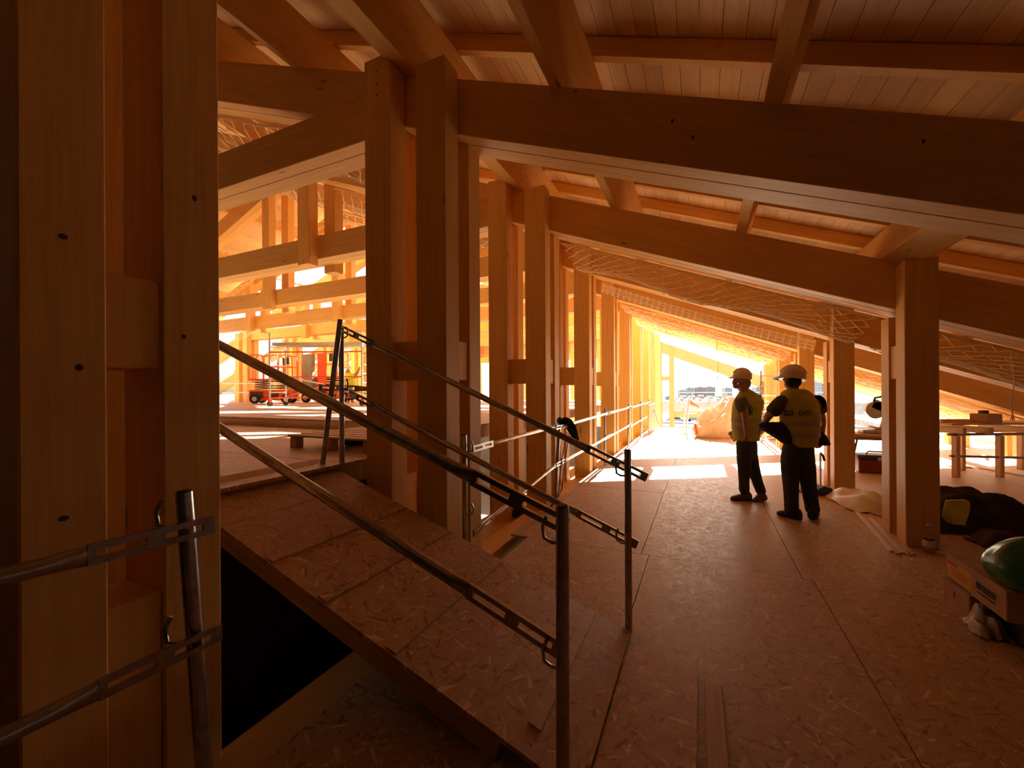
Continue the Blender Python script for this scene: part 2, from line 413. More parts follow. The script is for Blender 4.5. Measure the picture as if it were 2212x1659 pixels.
# boarded gable of the hall, far off
mb = MB()
for i in range(34):
    z = 3.35 + i * .145; xa, xb = max(-16.5, RIDGE - (7.9 - z) / SL), min(-4.2, RIDGE + (7.9 - z) / SL)
    if xb - xa > .3: mb.cur = (i * .37) % 1; mb.box(((xa + xb) / 2, 20.6, z), (xb - xa, .04, .14))
struct(mb.build('wall_gable', GLUR))
t = thing('gable_frame', 'far timber gable frame of posts at the end of the hall', 'frame', (-13, 20.3, PLZ))
for i in range(15):
    x = -23.6 + i * 1.36
    beam('post', (x, 20.4, -1.5), (x, 20.4, zbot(x) - .05), .2, .24, GLU, t, up=(1, 0, 0))
beam('rail', (-24.2, 20.28, 3.2), (-3.8, 20.28, 3.2), .06, .3, GLU, t)
mb = MB()
mb.box((-7.7, -2.3, 3), (36, 0.2, 13)); struct(mb.build('wall_blocker_back', mat('blocker_black', (0.035, 0.027, 0.02), 0.9)))  # unseen near-black wall added behind the camera to cut bounced light
mb = MB(); mb.box((25, 10, 0.0), (.3, 44, 1.1)); struct(mb.build('wall_right', CONC))
mb = MB(); mb.box((7.05, 4.6, 0.2), (.2, 13.6, 2.6)); struct(mb.build('wall_blocker_eave', mat('blocker_brown', (0.09, 0.055, 0.035), 0.8)))  # unseen dark wall added along the eave to stop light from the right
mb = MB(); mb.box((-24.7, 8.4, -1.3), (0.25, 21.2, 4.2)); mb.box((-18.8, .7, 3.0), (.2, 5.8, 4.2)); struct(mb.build('wall_blocker_left', CONC))  # added: low box shuts the void, unseen high box stops hall side light
mb = MB(); mb.box((-2.4, 19.05, -1.75), (43, 0.2, 3.2)); mb.box((2.7, 16.75, -1.75), (8.8, 0.2, 3.3)); struct(mb.build('wall_end', CONC))  # added below floor level to keep outside light out of the void
mb = MB(); mb.box((16.0, 9, -0.15), (18, 42, .28)); mb.box((7.1, 13.9, .05), (.12, 4.6, .1)); struct(mb.build('floor_terrace', CONC))
# edge beam beside the opening and sill beams between the left columns
t = beam('edge_beam', (-1.80, -2.15, -.17), (-1.80, 2.78, -.17), 0.26, 0.26, GLUR); tag(t, 'dark timber edge beam beside the floor opening under the ramp', 'beam')
for k in range(1, 6):
    t = beam('sill_beam', (-2.02, TY[k] + 0.6, -.19), (-2.02, TY[k + 1] - 0.01, -.19), 0.24, 0.2, GLUR)
    tag(t, 'low sill beam along the walkway edge between the %s and %s left columns' % (ORD[k], ORD[k + 1]), 'beam')

def disc(name, parent, c, nrm_, a, b, material, along=(0, 0, 1)):
    z = V(nrm_).normalized(); x = V(along); x = (x - z * x.dot(z)).normalized(); y = z.cross(x); m = MB()
    m.loft([[V(c) + x * a * math.cos(t) + y * b * math.sin(t) + z * o_ for t in [2 * math.pi * k / 14 for k in range(14)]] for o_ in (-.002, .0006)])
    return m.build(name, material, parent)
KNOT = noisy('knot_wood', (0.035, 0.018, 0.010), (0.07, 0.03, 0.014), 60, 0.6)
C0 = next(o for o in bpy.data.objects if o.get('label', '').startswith("glulam column with rear twin lining the walkway's left edge, nearest"))
for u, v, a, b in ((136, 511, .009, .012), (171, 794, .011, .011), (137, 1120, .009, .014), (420, 428, .013, .009), (397, 727, .009, .009)):
    disc('knot', C0, ATX(u, v, BX[1]), (1, 0, 0), a, b, KNOT)
R1 = next(o for o in bpy.data.objects if o.get('label', '').startswith('twin-ply sloping rafter over the walkway, nearest'))
for u, v, a, b in ((1497, 297, .016, .010), (1452, 262, .014, .009), (1244, 197, .010, .007), (1995, 305, .012, .008)):
    disc('knot', R1, ATY(u, v, TY[1] + T_ + 0.005), (0, -1, 0), a, b, KNOT)
C1 = next(o for o in bpy.data.objects if o.get('label', '').startswith("glulam column with rear twin on the hall side of the walkway's left row, second"))
for v in (155, 181, 206): disc('bolt_hole', C1, ATY(813, v, TY[1]), (0, -1, 0), .009, .009, KNOT)
# ------------------------------------------------------------------ ramp
RS = 0.333; RX0 = -0.42
def rz(x): return 0.03 + RS * (RX0 - x)
RY0, RY1 = 1.49, 2.645
ramp = thing('ramp', 'osb ramp with cleats rising left from the walkway to the upper hall floor', 'ramp', (RX0, (RY0 + RY1) / 2, 0))
def sloped(x0, x1, y0, y1, off, th, name, material, parent, rnd=0.3):
    p0, p1 = V((x0, (y0 + y1) / 2, rz(x0) + off)), V((x1, (y0 + y1) / 2, rz(x1) + off))
    R = frame(p0, p1); L = (p1 - p0).length; m = MB(); m.cur = rnd
    m.box((L / 2, 0, -th / 2), (L, y1 - y0, th))
    o = m.build(name, material); o.parent = parent
    o.matrix_local = Matrix.Translation(p0 - LOC[parent.name]) @ R.to_4x4(); LOC[o.name] = p0
    return o
xs = [RX0, -1.72, -2.56, -3.12]
for i in range(3):
    sloped(xs[i] - .002, xs[i + 1] + .002, RY0, RY1, 0, 0.022, 'deck_sheet', OSBR, ramp, rnd=random.random())
for x, m_ in ((-0.62, RAW), (-1.28, OSBR), (-1.72, OSBR), (-2.12, OSBR)):
    sloped(x, x - 0.055, RY0 + 0.01 + (0.12 if x > -1 else 0), RY1 - 0.02, 0.013, 0.012, 'cleat', m_, ramp, rnd=random.random())
for y in (RY0 + 0.06, (RY0 + RY1) / 2, RY1 - 0.06):
    beam('bearer', (RX0 - 0.35, y, rz(RX0 - .35) - 0.095), (-2.82, y, rz(-2.82) - 0.095), 0.05, 0.13, RAW, ramp)
mb = MB(); mb.cur = .77; mb.box((-0.215, 1.6, 0.011), (0.375, 1.72, 0.02)); o = mb.build('floor_sheet', OSBR)
tag(o, 'osb landing sheet lying on the floor at the foot of the ramp', 'sheet')
mb = MB(); mb.cur = .2; mb.prism([(-0.44, 0.9, 0.022), (-0.41, 0.9, 0.022), (-0.41, 2.6, 0.022), (-0.44, 2.6, 0.022)], (0, 0, 0.010)); o = mb.build('batten', RAW)
tag(o, 'thin batten closing the joint at the ramp\'s foot', 'batten')
t = beam('timber_lath', (0.045, 2.36, 0.014), (0.06, 0.9, 0.014), 0.085, 0.024, RAW); tag(t, 'pale timber lath on the floor beside the ramp\'s landing sheet', 'lath')
mb = MB(); q = FL(1150, 1150); mb.cur = .4; mb.box((-1.62, 3.2, 0.0), (0.3, 1.55, 0.02)); 

# ------------------------------------------------------------------ guard rails of scaffold tube
def hookpts(p, side, up=0.09):
    s_ = V(side).normalized()
    return [p, p + s_ * 0.045, p + s_ * 0.07 + V((0, 0, 0.012)), p + s_ * 0.075 + V((0, 0, up * .6)), p + s_ * 0.06 + V((0, 0, up))]
def guard_post(base, top, label, hooks=(), r=0.0225, group=None, side=(0, -1, 0), material=None):
    base, top = V(base), V(top)
    t = thing('guard_post', label, 'post', base, group)
    m = MB(); m.tube([base, top], r, 14); m.build('tube', material or STEEL, t, smooth=True)
    m = MB(); d = (top - base).normalized(); m.tube([top - d * 0.002, top + d * 0.004], r * 0.8, 12); m.build('tube_mouth', BLACK, t)
    for h_ in hooks:
        p = base + (top - base) * ((h_ - base.z) / (top.z - base.z))
        m = MB(); m.tube(hookpts(p, side), 0.007, 7); m.build('hook', STEEL, t, smooth=True)
    return t
def guard_rail(p0, p1, label, ends=(True, True), r=0.0225, flat=0.42, group=None, up=(0, 0, 1)):
    p0, p1 = V(p0), V(p1); t = thing('guard_rail', label, 'railing', (p0 + p1) / 2, group)
    R = frame(p0, p1, up); L = (p1 - p0).length; n = 14
    def W(x, y, z): return p0 + R @ V((x, y, z))
    def ring(x, ry, rz_): return [W(x, ry * math.cos(2 * math.pi * k / n), rz_ * math.sin(2 * math.pi * k / n)) for k in range(n)]
    a = flat if ends[0] else 0; b = L - (flat if ends[1] else 0)
    rings = []
    if ends[0]: rings += [ring(a, r * .32, r * 1.25), ring(a + .03, r * .6, r * 1.15)]
    rings += [ring(a + (.09 if ends[0] else 0), r, r), ring(b - (.09 if ends[1] else 0), r, r)]
    if ends[1]: rings += [ring(b - .03, r * .6, r * 1.15), ring(b, r * .32, r * 1.25)]
    m = MB(); m.loft(rings); m.build('tube', STEEL, t, smooth=True)
    for e, (xa, xb) in enumerate(((0, a), (b, L))):
        if not ends[e]: continue
        m = MB(); th = r * .34; hh = r * 1.25
        def bx(x0, x1, z0, z1): 
            c = W((x0 + x1) / 2, 0, (z0 + z1) / 2); m.box(c, (x1 - x0, th * 2, z1 - z0), R)
        bx(xa, xb, hh * .38, hh); bx(xa, xb, -hh, -hh * .38)
        l = xb - xa
        for f0, f1 in ((0, .06), (.42, .56), (.9, 1.0)):
            bx(xa + l * f0, xa + l * f1, -hh * .38, hh * .38)
        m.build('slotted_end', STEEL, t)
    return t
# ramp's near side
guard_post((-0.46, 1.42, 0.0), (-0.455, 1.42, 1.115), 'steel guard post at the near foot of the ramp', hooks=(0.98, 0.53), side=(-1, 0, 0), r=0.024)
def R_(p, y): return ATY(p[0], p[1], y)
guard_rail(R_((300, 655), 1.44), R_((1226, 1137), 1.44), 'steel top rail along the ramp\'s near side', ends=(False, True), r=0.026)
guard_rail(R_((330, 830), 1.44), R_((1216, 1408), 1.44), 'steel lower rail along the ramp\'s near side', ends=(False, True), r=0.026)
# far side
guard_post((-0.43, 2.70, 0.0), (-0.43, 2.70, 1.145), 'steel guard post at the far foot of the ramp', hooks=(0.98, 0.55), side=(-1, 0, 0))
guard_post((-2.88, 2.69, UPZ), (-2.88, 2.69, 2.10), 'upright steel guard post at the ramp\'s upper end', hooks=(2.0, 1.55), side=(1, 0, 0))
guard_post(FL(697, 1003, UPZ), P(735, 691, 3.55), 'leaning steel tube tied beside the upright post at the ramp\'s upper end')
guard_rail(ATY(735, 708, 2.745), ATY(1398, 1032, 2.745), 'steel top rail along the ramp\'s far side', ends=(True, True))
guard_rail(ATY(735, 838, 2.745), ATY(1377, 1177, 2.745), 'steel middle rail along the ramp\'s far side', ends=(True, True))
guard_rail(P(690, 837, 3.62), P(1015, 846, 5.6), 'short level steel rail behind the columns at the ramp\'s upper end', ends=(True, False))
# near left railing
guard_post(P(455, 1848, 1.36), P(398, 1062, 1.34), 'steel guard post in front of the nearest left column', hooks=(1.10, 0.73), side=(-.5, -.9, 0), r=0.0245)
guard_rail(P(-60, 1262, 0.94), P(462, 1132, 1.36), 'upper steel rail in front of the nearest left column', ends=(False, True), flat=0.3)
guard_rail(P(-60, 1622, 0.94), P(478, 1364, 1.38), 'lower steel rail in front of the nearest left column', ends=(False, True), flat=0.3)
# walkway's left railing
XR = -1.80
ys = [2.97, 5.28, 8.45, 11.4, 13.9, 16.2]
bs = ['beside the ramp', 'carrying the black cable coil', 'third from the ramp', 'fourth from the ramp', 'fifth from the ramp', 'last before the open end']
for i, y in enumerate(ys):
    lean = 0.06 if i == 1 else 0.02 * (i % 2)
    guard_post((XR, y, -0.2 if i == 0 else 0.0), (XR + lean, y + lean, 1.16), 'steel guard post of the walkway\'s left railing, ' + bs[i], hooks=(1.02, 0.5), side=(.9, .3, 0))
for i in range(5):
    for z, nm in ((1.06, 'upper'), (0.58, 'lower')):
        a, b = ys[i] - (-0.0 if i == 0 else 0.22), ys[i + 1] + 0.22
        z0 = z - (.02 if i else (0.02 if z > .8 else .25))
        guard_rail((XR + .055 + .03 * (i % 2), a + .05, z0), (XR + .055 + .03 * (i % 2), b, z), '%s steel rail on the walkway\'s left side, %s span from the ramp' % (nm, ('first', 'second', 'third', 'fourth', 'fifth')[i]), flat=0.36)
# black cable coil over the second post
t = thing('cable_coil', 'bundled black cable hung over the walkway\'s left railing', 'cable', (XR, 5.3, 1.0))
m = MB(); pc = P(1222, 925, 5.45)
for k in range(26):
    a0 = random.uniform(-.25, .25); off = V((random.uniform(-.035, .035), random.uniform(-.09, .09), random.uniform(-.03, .03)))
    pts = []
    for j in range(18):
        f = j / 17
        # a bent bundle: from lower left, over the rail, down to the right
        u = -0.055 + 0.20 * f + random.uniform(-.006, .006); zz = 0.10 * math.sin(f * 2.0 + .75) - 0.34 * max(0, f - .32) ** 1.15
        pts.append(pc + V((u * cs, u * sn, zz)) + off * (0.6 + .7 * math.sin(f * math.pi)))
    m.tube(pts, 0.0095, 5)
for k in range(5):
    c_ = pc + V((random.uniform(-.07, .0), random.uniform(-.05, .05), random.uniform(.06, .12)))
    m.tube([c_ + V((.04 * math.cos(a), 0.015 * math.sin(a * 2), .03 * math.sin(a))) for a in [i * .5236 for i in range(12)]], 0.006, 5, closed=True)
m.build('coil', BLACK, t, smooth=True)
m = MB()
for k in range(2): m.tube([pc + V((.02 + .03 * k, 0, -.05)), P(1212 + 8 * k, 1000, 5.4), P(1207 + 6 * k, 1060, 5.4), P(1190 - 4 * k, 1098, 5.35)], 0.006, 6)
m.build('loose_end', BLACK, t, smooth=True)
m = MB(); q = FL(1120, 1115, -0.28); m.box(q + V((0, 0, .05)), (.28, .18, .1)); m.box(q + V((.02, 0, .12)), (.2, .1, .05)); o = m.build('tool_case', BLACK, bevel=.012); tag(o, 'small black case in the gap below the left railing', 'case')

# ------------------------------------------------------------------ safety nets
def lattice(mb, grid, r):
    n, m_ = len(grid), len(grid[0])
    def seg(a, b):
        d = (b - a); 
        if d.length < 1e-5: return
        x = d.orthogonal().normalized() * r; y = d.normalized().cross(x)
        mb.add([a + x, a - x * .5 + y * .87, a - x * .5 - y * .87, b + x, b - x * .5 + y * .87, b - x * .5 - y * .87], [(0, 1, 4, 3), (1, 2, 5, 4), (2, 0, 3, 5)])
    for i in range(n):
        for j in range(m_):
            if i + 1 < n:
                if j + 1 < m_ and (i + j) % 2 == 0: seg(grid[i][j], grid[i + 1][j + 1])
                if j > 0 and (i + j) % 2 == 0: seg(grid[i][j], grid[i + 1][j - 1])
def net(k, x0, x1, label, sag=.16, cell=.09, f0=0.0, f1=1.0, r=.006):
    y0, y1 = TY[k] + .60, TY[k + 1] - .03
    nx, ny = int((x1 - x0) / cell), max(4, int((y1 - y0) * (f1 - f0) / cell))
    g = []
    for i in range(nx + 1):
        row = []
        for j in range(ny + 1):
            f = f0 + (f1 - f0) * j / ny; x = x0 + (x1 - x0) * i / nx; y = y0 + (y1 - y0) * f
            z = zbot(x) + .10 * f - sag * math.sin(math.pi * f) * (.75 + .25 * math.sin(x * 3.1 + k)) - .02 * random.random() - 0.03
            row.append(V((x + random.uniform(-.012, .012), y + random.uniform(-.012, .012), z)))
        g.append(row)
    m = MB(); lattice(m, g, r)
    for j in (0, ny): m.tube([g[i][j] for i in range(0, nx + 1, 2)], r * 2.2, 5)
    o = m.build('safety_net', NETM, origin=g[0][0]); tag(o, label, 'net'); return o
def rolled(k, x0, x1, label, rad=.085, f=.07):
    y = TY[k] + .62 + rad + f; m = MB(); n = int((x1 - x0) / .105)
    def c(x): return V((x, y, zbot(x) - rad - .03 - .05 * math.sin(math.pi * (x - x0) / (x1 - x0))))
    for i in range(n + 1):
        x = x0 + (x1 - x0) * i / n; q = c(x)
        m.tube([q + V((.02 * math.sin(a), rad * math.cos(a), rad * math.sin(a))) for a in [2 * math.pi * j / 12 for j in range(12)]], .007, 4, closed=True)
    for j in range(9):
        a = 2 * math.pi * j / 9; rr = rad * (1 if j % 2 else .72)
        m.tube([c(x0 + (x1 - x0) * i / 30) + V((0, rr * math.cos(a + i * .02), rr * math.sin(a + i * .02))) for i in range(31)], .0042, 4)
    o = m.build('rolled_net', NETM); tag(o, label, 'net'); return o
net(2, -1.85, 1.75, 'white cord safety net sagging behind the second walkway rafter', sag=.24, f1=.75)
rolled(3, -1.8, 1.7, 'white cord net rolled into a sausage under the third walkway rafter')
net(4, -1.85, 1.75, 'cord safety net slung behind the fourth walkway rafter', sag=.22)
net(5, -1.85, 1.75, 'cord safety net slung before the last roofed walkway rafter', sag=.24)
net(2, 2.1, 5.4, 'cord net slung over the right aisle behind the second rafter', sag=.28, f1=.8)
net(4, 2.1, 5.9, 'cord net slung over the right aisle behind the fourth rafter', sag=.2)
net(5, 2.1, 5.9, 'cord net slung over the right aisle before the last roofed rafter', sag=.2)
net(1, -9.4, -3.3, 'cord net high over the hall behind the nearest rafter', sag=.3, cell=.11, r=.007)
net(2, -10.5, -3.3, 'cord net high over the hall behind the second rafter', sag=.34, cell=.12, r=.0075)
net(3, -10.5, -5.0, 'cord net high over the hall behind the third rafter', sag=.34, cell=.14, r=.008)
net(5, -10.5, -7.0, 'cord net high over the hall behind the fifth rafter', sag=.34, cell=.16, r=.006)
for k in (3, 4):
    y0, y1 = TY[k] + .6, TY[k + 1] - .03; g = []
    for i in range(56):
        x = -18.9 + i * .14; g.append([V((x, y0 + (y1 - y0) * j / 14, zbot(x) - .05 - .35 * math.sin(math.pi * j / 14) + random.uniform(-.02, .02))) for j in range(15)])
    m = MB(); lattice(m, g, .006); o = m.build('safety_net', NETM); tag(o, 'cord net under the far slope of the hall, %s of the two' % ('nearer', 'farther')[k - 3], 'net')
# loose cords hanging from the nets
NETS = [o for o in bpy.data.objects if 'net' in o.name and 'label' in o]
def netof(w_): return next(o for o in NETS if w_ in o['label'])
for i, (u, v0, v1, y, w_) in enumerate(((1433, 575, 632, TY[2] + 1.2, 'sagging behind the second walkway'), (1549, 690, 818, TY[4] + .7, 'slung behind the fourth walkway'),
        (1454, 690, 738, TY[5] + .8, 'before the last roofed walkway'), (1556, 735, 770, TY[5] + .8, 'before the last roofed walkway'), (2187, 760, 905, TY[2] + 1.0, 'right aisle behind the second'),
        (1690, 730, 745, TY[3] + .7, 'sausage'))):
    a, b = ATY(u, v0, y), ATY(u + 1, v1, y); m = MB()
    m.tube([a + (b - a) * f + V((.012 * math.sin(f * 9 + i), 0, 0)) for f in [j / 10 for j in range(11)]], .006, 5)
    for q in range(3):
        m.tube([b + V((0, 0, .05)), b + V((.02 * (q - 1), .01, -.03))], .004, 4)
    m.build('hanging_cord', NETM, netof(w_))
# ------------------------------------------------------------------ things lying about
WHITE = noisy('white_plastic', (0.62, 0.58, 0.53), (0.75, 0.70, 0.65), 6, 0.45)
CARD = noisy('cardboard', (0.40, 0.25, 0.14), (0.48, 0.31, 0.18), 5, 0.85)
RED = noisy('red_paint', (0.62, 0.055, 0.02), (0.70, 0.075, 0.025), 4, 0.4)
ALU = noisy('aluminium', (0.55, 0.54, 0.52), (0.68, 0.67, 0.65), 12, 0.4, 0.6)
DARKM = noisy('dark_machine', (0.03, 0.03, 0.032), (0.06, 0.058, 0.055), 9, 0.55)
INK = mat('black_ink', (0.02, 0.016, 0.014), 0.7)
# pallet on the hall floor
p0 = FL(640, 966, UPZ)
pal = thing('pallet', 'wooden pallet on the hall floor left of the double columns', 'pallet', p0)
bx, by = p0.x - .05, p0.y - .02
for i in range(7): beam('deck_board', (bx - .02, by + .02 + i * .165, UPZ + .135), (bx + 1.2, by + .02 + i * .165, UPZ + .135), .12, .022, RAW, pal)
for j in range(3):
    beam('stringer_board', (bx + .06 + j * .54, by - .03, UPZ + .113), (bx + .06 + j * .54, by + 1.06, UPZ + .113), .1, .022, RAW, pal)
    for i in range(3): beam('block', (bx + .01 + j * .54, by + .02 + i * .49, UPZ + .05), (bx + .11 + j * .54, by + .02 + i * .49, UPZ + .05), .1, .1, RAW, pal)
m = MB(); q = V((bx + .55, by + .35, UPZ + .06)); m.ell(q, (.16, .12, .06)); o = m.build('tool_bag', BLACK, smooth=True); tag(o, 'dark bag pushed under the pallet\'s edge', 'bag')
m = MB(); q = FL(680, 908, UPZ); m.box(q + V((.9, .2, .02)), (2.6, .12, .04)); o = m.build('loose_plank', RAW); tag(o, 'loose plank lying in front of the raised deck\'s edge', 'plank')
m = MB(); m.box((-8, 5.03, UPZ + .06), (10, .05, .12)); o = m.build('deck_edge', RAW); struct(o); o.name = 'trim_1'
# laths beside the right column
for i in range(5):
    a, b = FL(1860, 1108), FL(1938, 1194); dl = (b - a).normalized(); pl = V((-dl.y, dl.x, 0)); pl = pl if pl.x > 0 else -pl
    a, b = a + pl * (.04 * i - .04) + dl * (.12 * (i % 3)), b + pl * (.04 * i - .04) + dl * (.05 * (i % 2)); z = 0.007
    t = beam('thin_lath', (a.x, a.y, z), (b.x, b.y, z), .035, .012, WHITE if i in (0, 2) else RAW, bevel=.001)
    tag(t, 'thin lath lying at the front right column, %s of five from the walkway' % ORD[i].replace('nearest', 'first'), 'lath', )
# bottle by the column
q = V((1.905, 5.10, 0.012)); t = thing('water_bottle', 'clear plastic bottle standing at the foot of the nearest right column', 'bottle', q)
GL = mat('clear_plastic', (0.95, 0.95, 0.95), 0.08, **{'Transmission Weight': 0.92, 'IOR': 1.2})
m = MB(); m.tube([q + V((0, 0, z)) for z in (.0, .01, .13, .16, .20, .215, .235)], [.036, .042, .042, .04, .017, .014, .014], 16); m.build('body', GL, t, smooth=True)
m = MB(); m.tube([q + V((0, 0, .235)), q + V((0, 0, .255))], .016, 12); m.build('cap', WHITE, t)
m = MB(); m.tube([q + V((0, 0, .05)), q + V((0, 0, .11))], .0428, 16, caps=False); m.build('paper_label', WHITE, t)
# crumpled sheet and pipe between right columns
def sheet_heap(c, rx, ry, h, name, material, n=26, seed=3, rough=.35):
    rg = random.Random(seed); c = V(c); ph = [rg.uniform(0, 6) for _ in range(6)]; rows = []
    for i in range(n + 1):
        row = []
        for j in range(n + 1):
            a, b = 2 * i / n - 1, 2 * j / n - 1; rr = min(1, (abs(a) ** 2.6 + abs(b) ** 2.6) ** .4)
            z = h * (1 - rr ** 2.2) * (.75 + rough * math.sin(a * 5 + ph[0] + b * 2) * math.cos(b * 6 + ph[1] + a * 3)) + .012 + .012 * math.sin(9 * a + 7 * b + ph[2])
            e = 1 + .12 * math.sin(math.atan2(b, a) * 3 + ph[3])
            row.append(c + V((a * rx * e, b * ry * e, max(.006, z))))
        rows.append(row)
    m = MB(); m.add([q for r_ in rows for q in r_], [(i * (n + 1) + j, (i + 1) * (n + 1) + j, (i + 1) * (n + 1) + j + 1, i * (n + 1) + j + 1) for i in range(n) for j in range(n)])
    return m
m = sheet_heap((1.92, 6.9, 0), .30, .52, .22, 'x', WHITE, seed=5); o = m.build('plastic_sheet', WHITE, smooth=True)
tag(o, 'crumpled white plastic sheet on the floor between the two right columns', 'sheet')
m = MB(); a, b = FL(1885, 1082, .04), FL(1930, 1096, .04); m.tube([a, b], .04, 14); o = m.build('black_pipe', BLACK, smooth=True); tag(o, 'short black pipe end beside the white plastic sheet', 'pipe')
# mitre saw on a bench, toolbox, right of the third column
b0 = FL(1850, 1022); bn = thing('saw_bench', 'low folding bench carrying the mitre saw between the right columns', 'bench', FL(1890, 1010))
BX, BY = 2.95, 7.9; cb = P(1895, 935, 7.6)
m = MB(); m.box(cb + V((0, 0, -.03)), (1.0, .55, .05)); m.build('bench_top', RAW, bn)
m = MB(); m.bar(cb + V((-.5, -.2, -.09)), cb + V((.5, -.2, -.09)), .03, .06); m.build('rail', RUST, bn)
for sx in (-.42, .42):
    for sy in (-.24, .24):
        m = MB(); m.tube([cb + V((sx * .8, sy * .8, -.05)), V((cb.x + sx * 1.15, cb.y + sy * 1.25, .0))], .016, 8); m.build('leg', DARKM, bn, smooth=True)
ms = thing('mitre_saw', 'grey mitre saw with raised head standing on the low bench', 'saw', cb)
m = MB(); m.box(cb + V((0, 0, .03)), (.5, .3, .06)); m.build('base', ALU, ms, bevel=.01)
m = MB(); m.tube([cb + V((.02, .05, .06)), cb + V((.03, .05, .10))], .15, 20); m.build('turntable', ALU, ms)
m = MB(); hc = cb + V((-.03, .0, .42)); R3 = Matrix.Rotation(.5, 3, 'Y'); m.tube([hc + V((0, -.05, 0)), hc + V((0, .05, 0))], .15, 22); m.box(hc + V((.07, 0, .07)), (.22, .10, .16), R3); m.build('blade_guard', ALU, ms, smooth=True)
m = MB(); m.tube([cb + V((.1, .12, .08)), cb + V((.16, .12, .3)), hc + V((.10, .08, .05))], .04, 10); m.build('arm', ALU, ms, smooth=True)
m = MB(); m.tube([hc + V((.1, -.05, .05)), hc + V((.26, -.05, .04))], .075, 14); m.build('motor', DARKM, ms, smooth=True)
m = MB(); m.tube([hc + V((-.02, 0, .14)), hc + V((.0, 0, .22)), hc + V((.1, 0, .245)), hc + V((.14, 0, .2))], .018, 8); m.build('handle', DARKM, ms, smooth=True)
m = MB(); m.tube([hc + V((0, -.012, -.02)), hc + V((0, -.008, -.02))], .14, 30); m.build('blade', STEEL, ms)
tq = FL(1880, 1022); tb = thing('toolbox', 'dark red and black toolbox on the floor below the saw bench', 'toolbox', tq)
m = MB(); m.box(tq + V((.12, .1, .13)), (.6, .32, .24)); m.build('body', noisy('dark_red', (.16, .02, .02), (.2, .03, .025), 5, .5), tb, bevel=.015)
m = MB(); m.box(tq + V((.12, .1, .29)), (.64, .34, .08)); m.build('lid', DARKM, tb, bevel=.015)
m = MB(); m.tube([tq + V((-.03, .1, .33)), tq + V((-.0, .1, .38)), tq + V((.24, .1, .38)), tq + V((.27, .1, .33))], .012, 8); m.build('handle', DARKM, tb, smooth=True)
m = MB(); m.box(tq + V((.12, -.07, .27)), (.07, .02, .06)); m.build('latch', ALU, tb)
# long handled tool and blue tray behind the right-hand person
t = thing('dustpan', 'long handled dark blue dustpan on the floor behind the right-hand person', 'dustpan', FL(1765, 1066))
BLUE = mat('dark_blue_plastic', (0.03, 0.05, 0.09), 0.5); q = FL(1765, 1066)
m = MB(); R3 = Matrix.Rotation(PSI, 3, 'Z'); m.prism([q + R3 @ V(p) for p in ((-.2, -.12, 0), (.14, -.12, 0), (.14, -.12, .1), (.02, -.12, .13), (-.2, -.12, .02))], R3 @ V((0, .26, 0))); m.build('pan', BLUE, t, bevel=.01)
m = MB(); m.tube([q + R3 @ V((.05, 0, .1)), P(1772, 978, 6.2)], .012, 8); m.build('handle', ALU, t, smooth=True)
m = MB(); m.tube([P(1772, 978, 6.2), P(1778, 985, 6.2), P(1781, 995, 6.2)], .016, 8); m.build('grip', BLACK, t, smooth=True)
# white offcut, floor joists etc. at right aisle
m = MB(); q = FL(2170, 1025); R3 = Matrix.Rotation(.35, 3, 'Z'); m.box(q + V((.3, .25, .012)), (.45, .9, .02), R3); o = m.build('board_offcut', WHITE); tag(o, 'pale board offcut lying beside the work table\'s leg', 'board')
m = MB(); q = FL(2071, 1008); m.box(q + V((0, 0, .01)), (.3, .25, .018)); o = m.build('wood_offcut', RAW); tag(o, 'small wood offcut in the sun below the work table', 'offcut')
m = MB(); q = FL(2130, 990); m.tube([q + V((-.1, -.25, .03)), q + V((.05, .2, .03))], .03, 10); o = m.build('film_roll', WHITE, smooth=True); tag(o, 'small white roll lying in the sun patch beyond the work table', 'roll')
# work table (scaffold boards on tube)
tc_ = FL(2160, 1030); dT = (ray(2160, 1030)); dd = tc_.x * -sn + tc_.y * cs
wt = thing('work_table', 'long improvised work table of boards on tubes in the right aisle', 'table', tc_)
xd = V((cs, sn, 0)); yd = V((-sn, cs, 0)); tz = P(2160, 918, dd).z
def TP(a, b, z): return tc_ + xd * a + yd * b + V((0, 0, z))
for i in range(3): beam('top_board', TP(-.85, .08 + i * .23, tz + .02), TP(1.2, .08 + i * .23, tz + .02), .22, .035, RAW, wt)
for b in (.03, .55): 
    m = MB(); m.tube([TP(-.85, b, tz - .16), TP(1.2, b, tz - .16)], .024, 10); m.build('tube', RUST, wt, smooth=True)
for i, a in enumerate((-.7, -.25, .5)):
    beam('cross_beam', TP(a, -.1, tz - .09), TP(a, .75, tz - .09), .075, .11, RAW, wt)
for a in (-.75, .0, 1.1):
    for b in (0., .6):
        beam('leg', TP(a, b, 0), TP(a, b, tz - .18), .09, .07, RAW, wt, up=xd)
m = MB(); m.tube([TP(-.85, .0, .36), TP(1.2, .0, .30)], .02, 8); m.build('stretcher', RUST, wt, smooth=True)
m = MB(); m.box(TP(-.12, .1, tz + .115), (.34, .24, .15), Matrix.Rotation(PSI + .2, 3, 'Z')); o = m.build('cardboard_box', CARD, bevel=.004); tag(o, 'plain cardboard box standing on the work table in the right aisle', 'box')
m = MB(); m.box(TP(-.16, .1, tz + .22), (.1, .08, .05), Matrix.Rotation(PSI, 3, 'Z')); o = m.build('small_box', mat('dark_red_card', (.13, .03, .04), .7)); tag(o, 'small dark red pack on top of the cardboard box on the table', 'box')
m = MB(); m.bar(TP(-.84, .2, tz + .065), TP(-.35, .16, tz + .065), .1, .05); o = m.build('timber_length', GLU); tag(o, 'length of squared timber lying on the work table', 'timber')
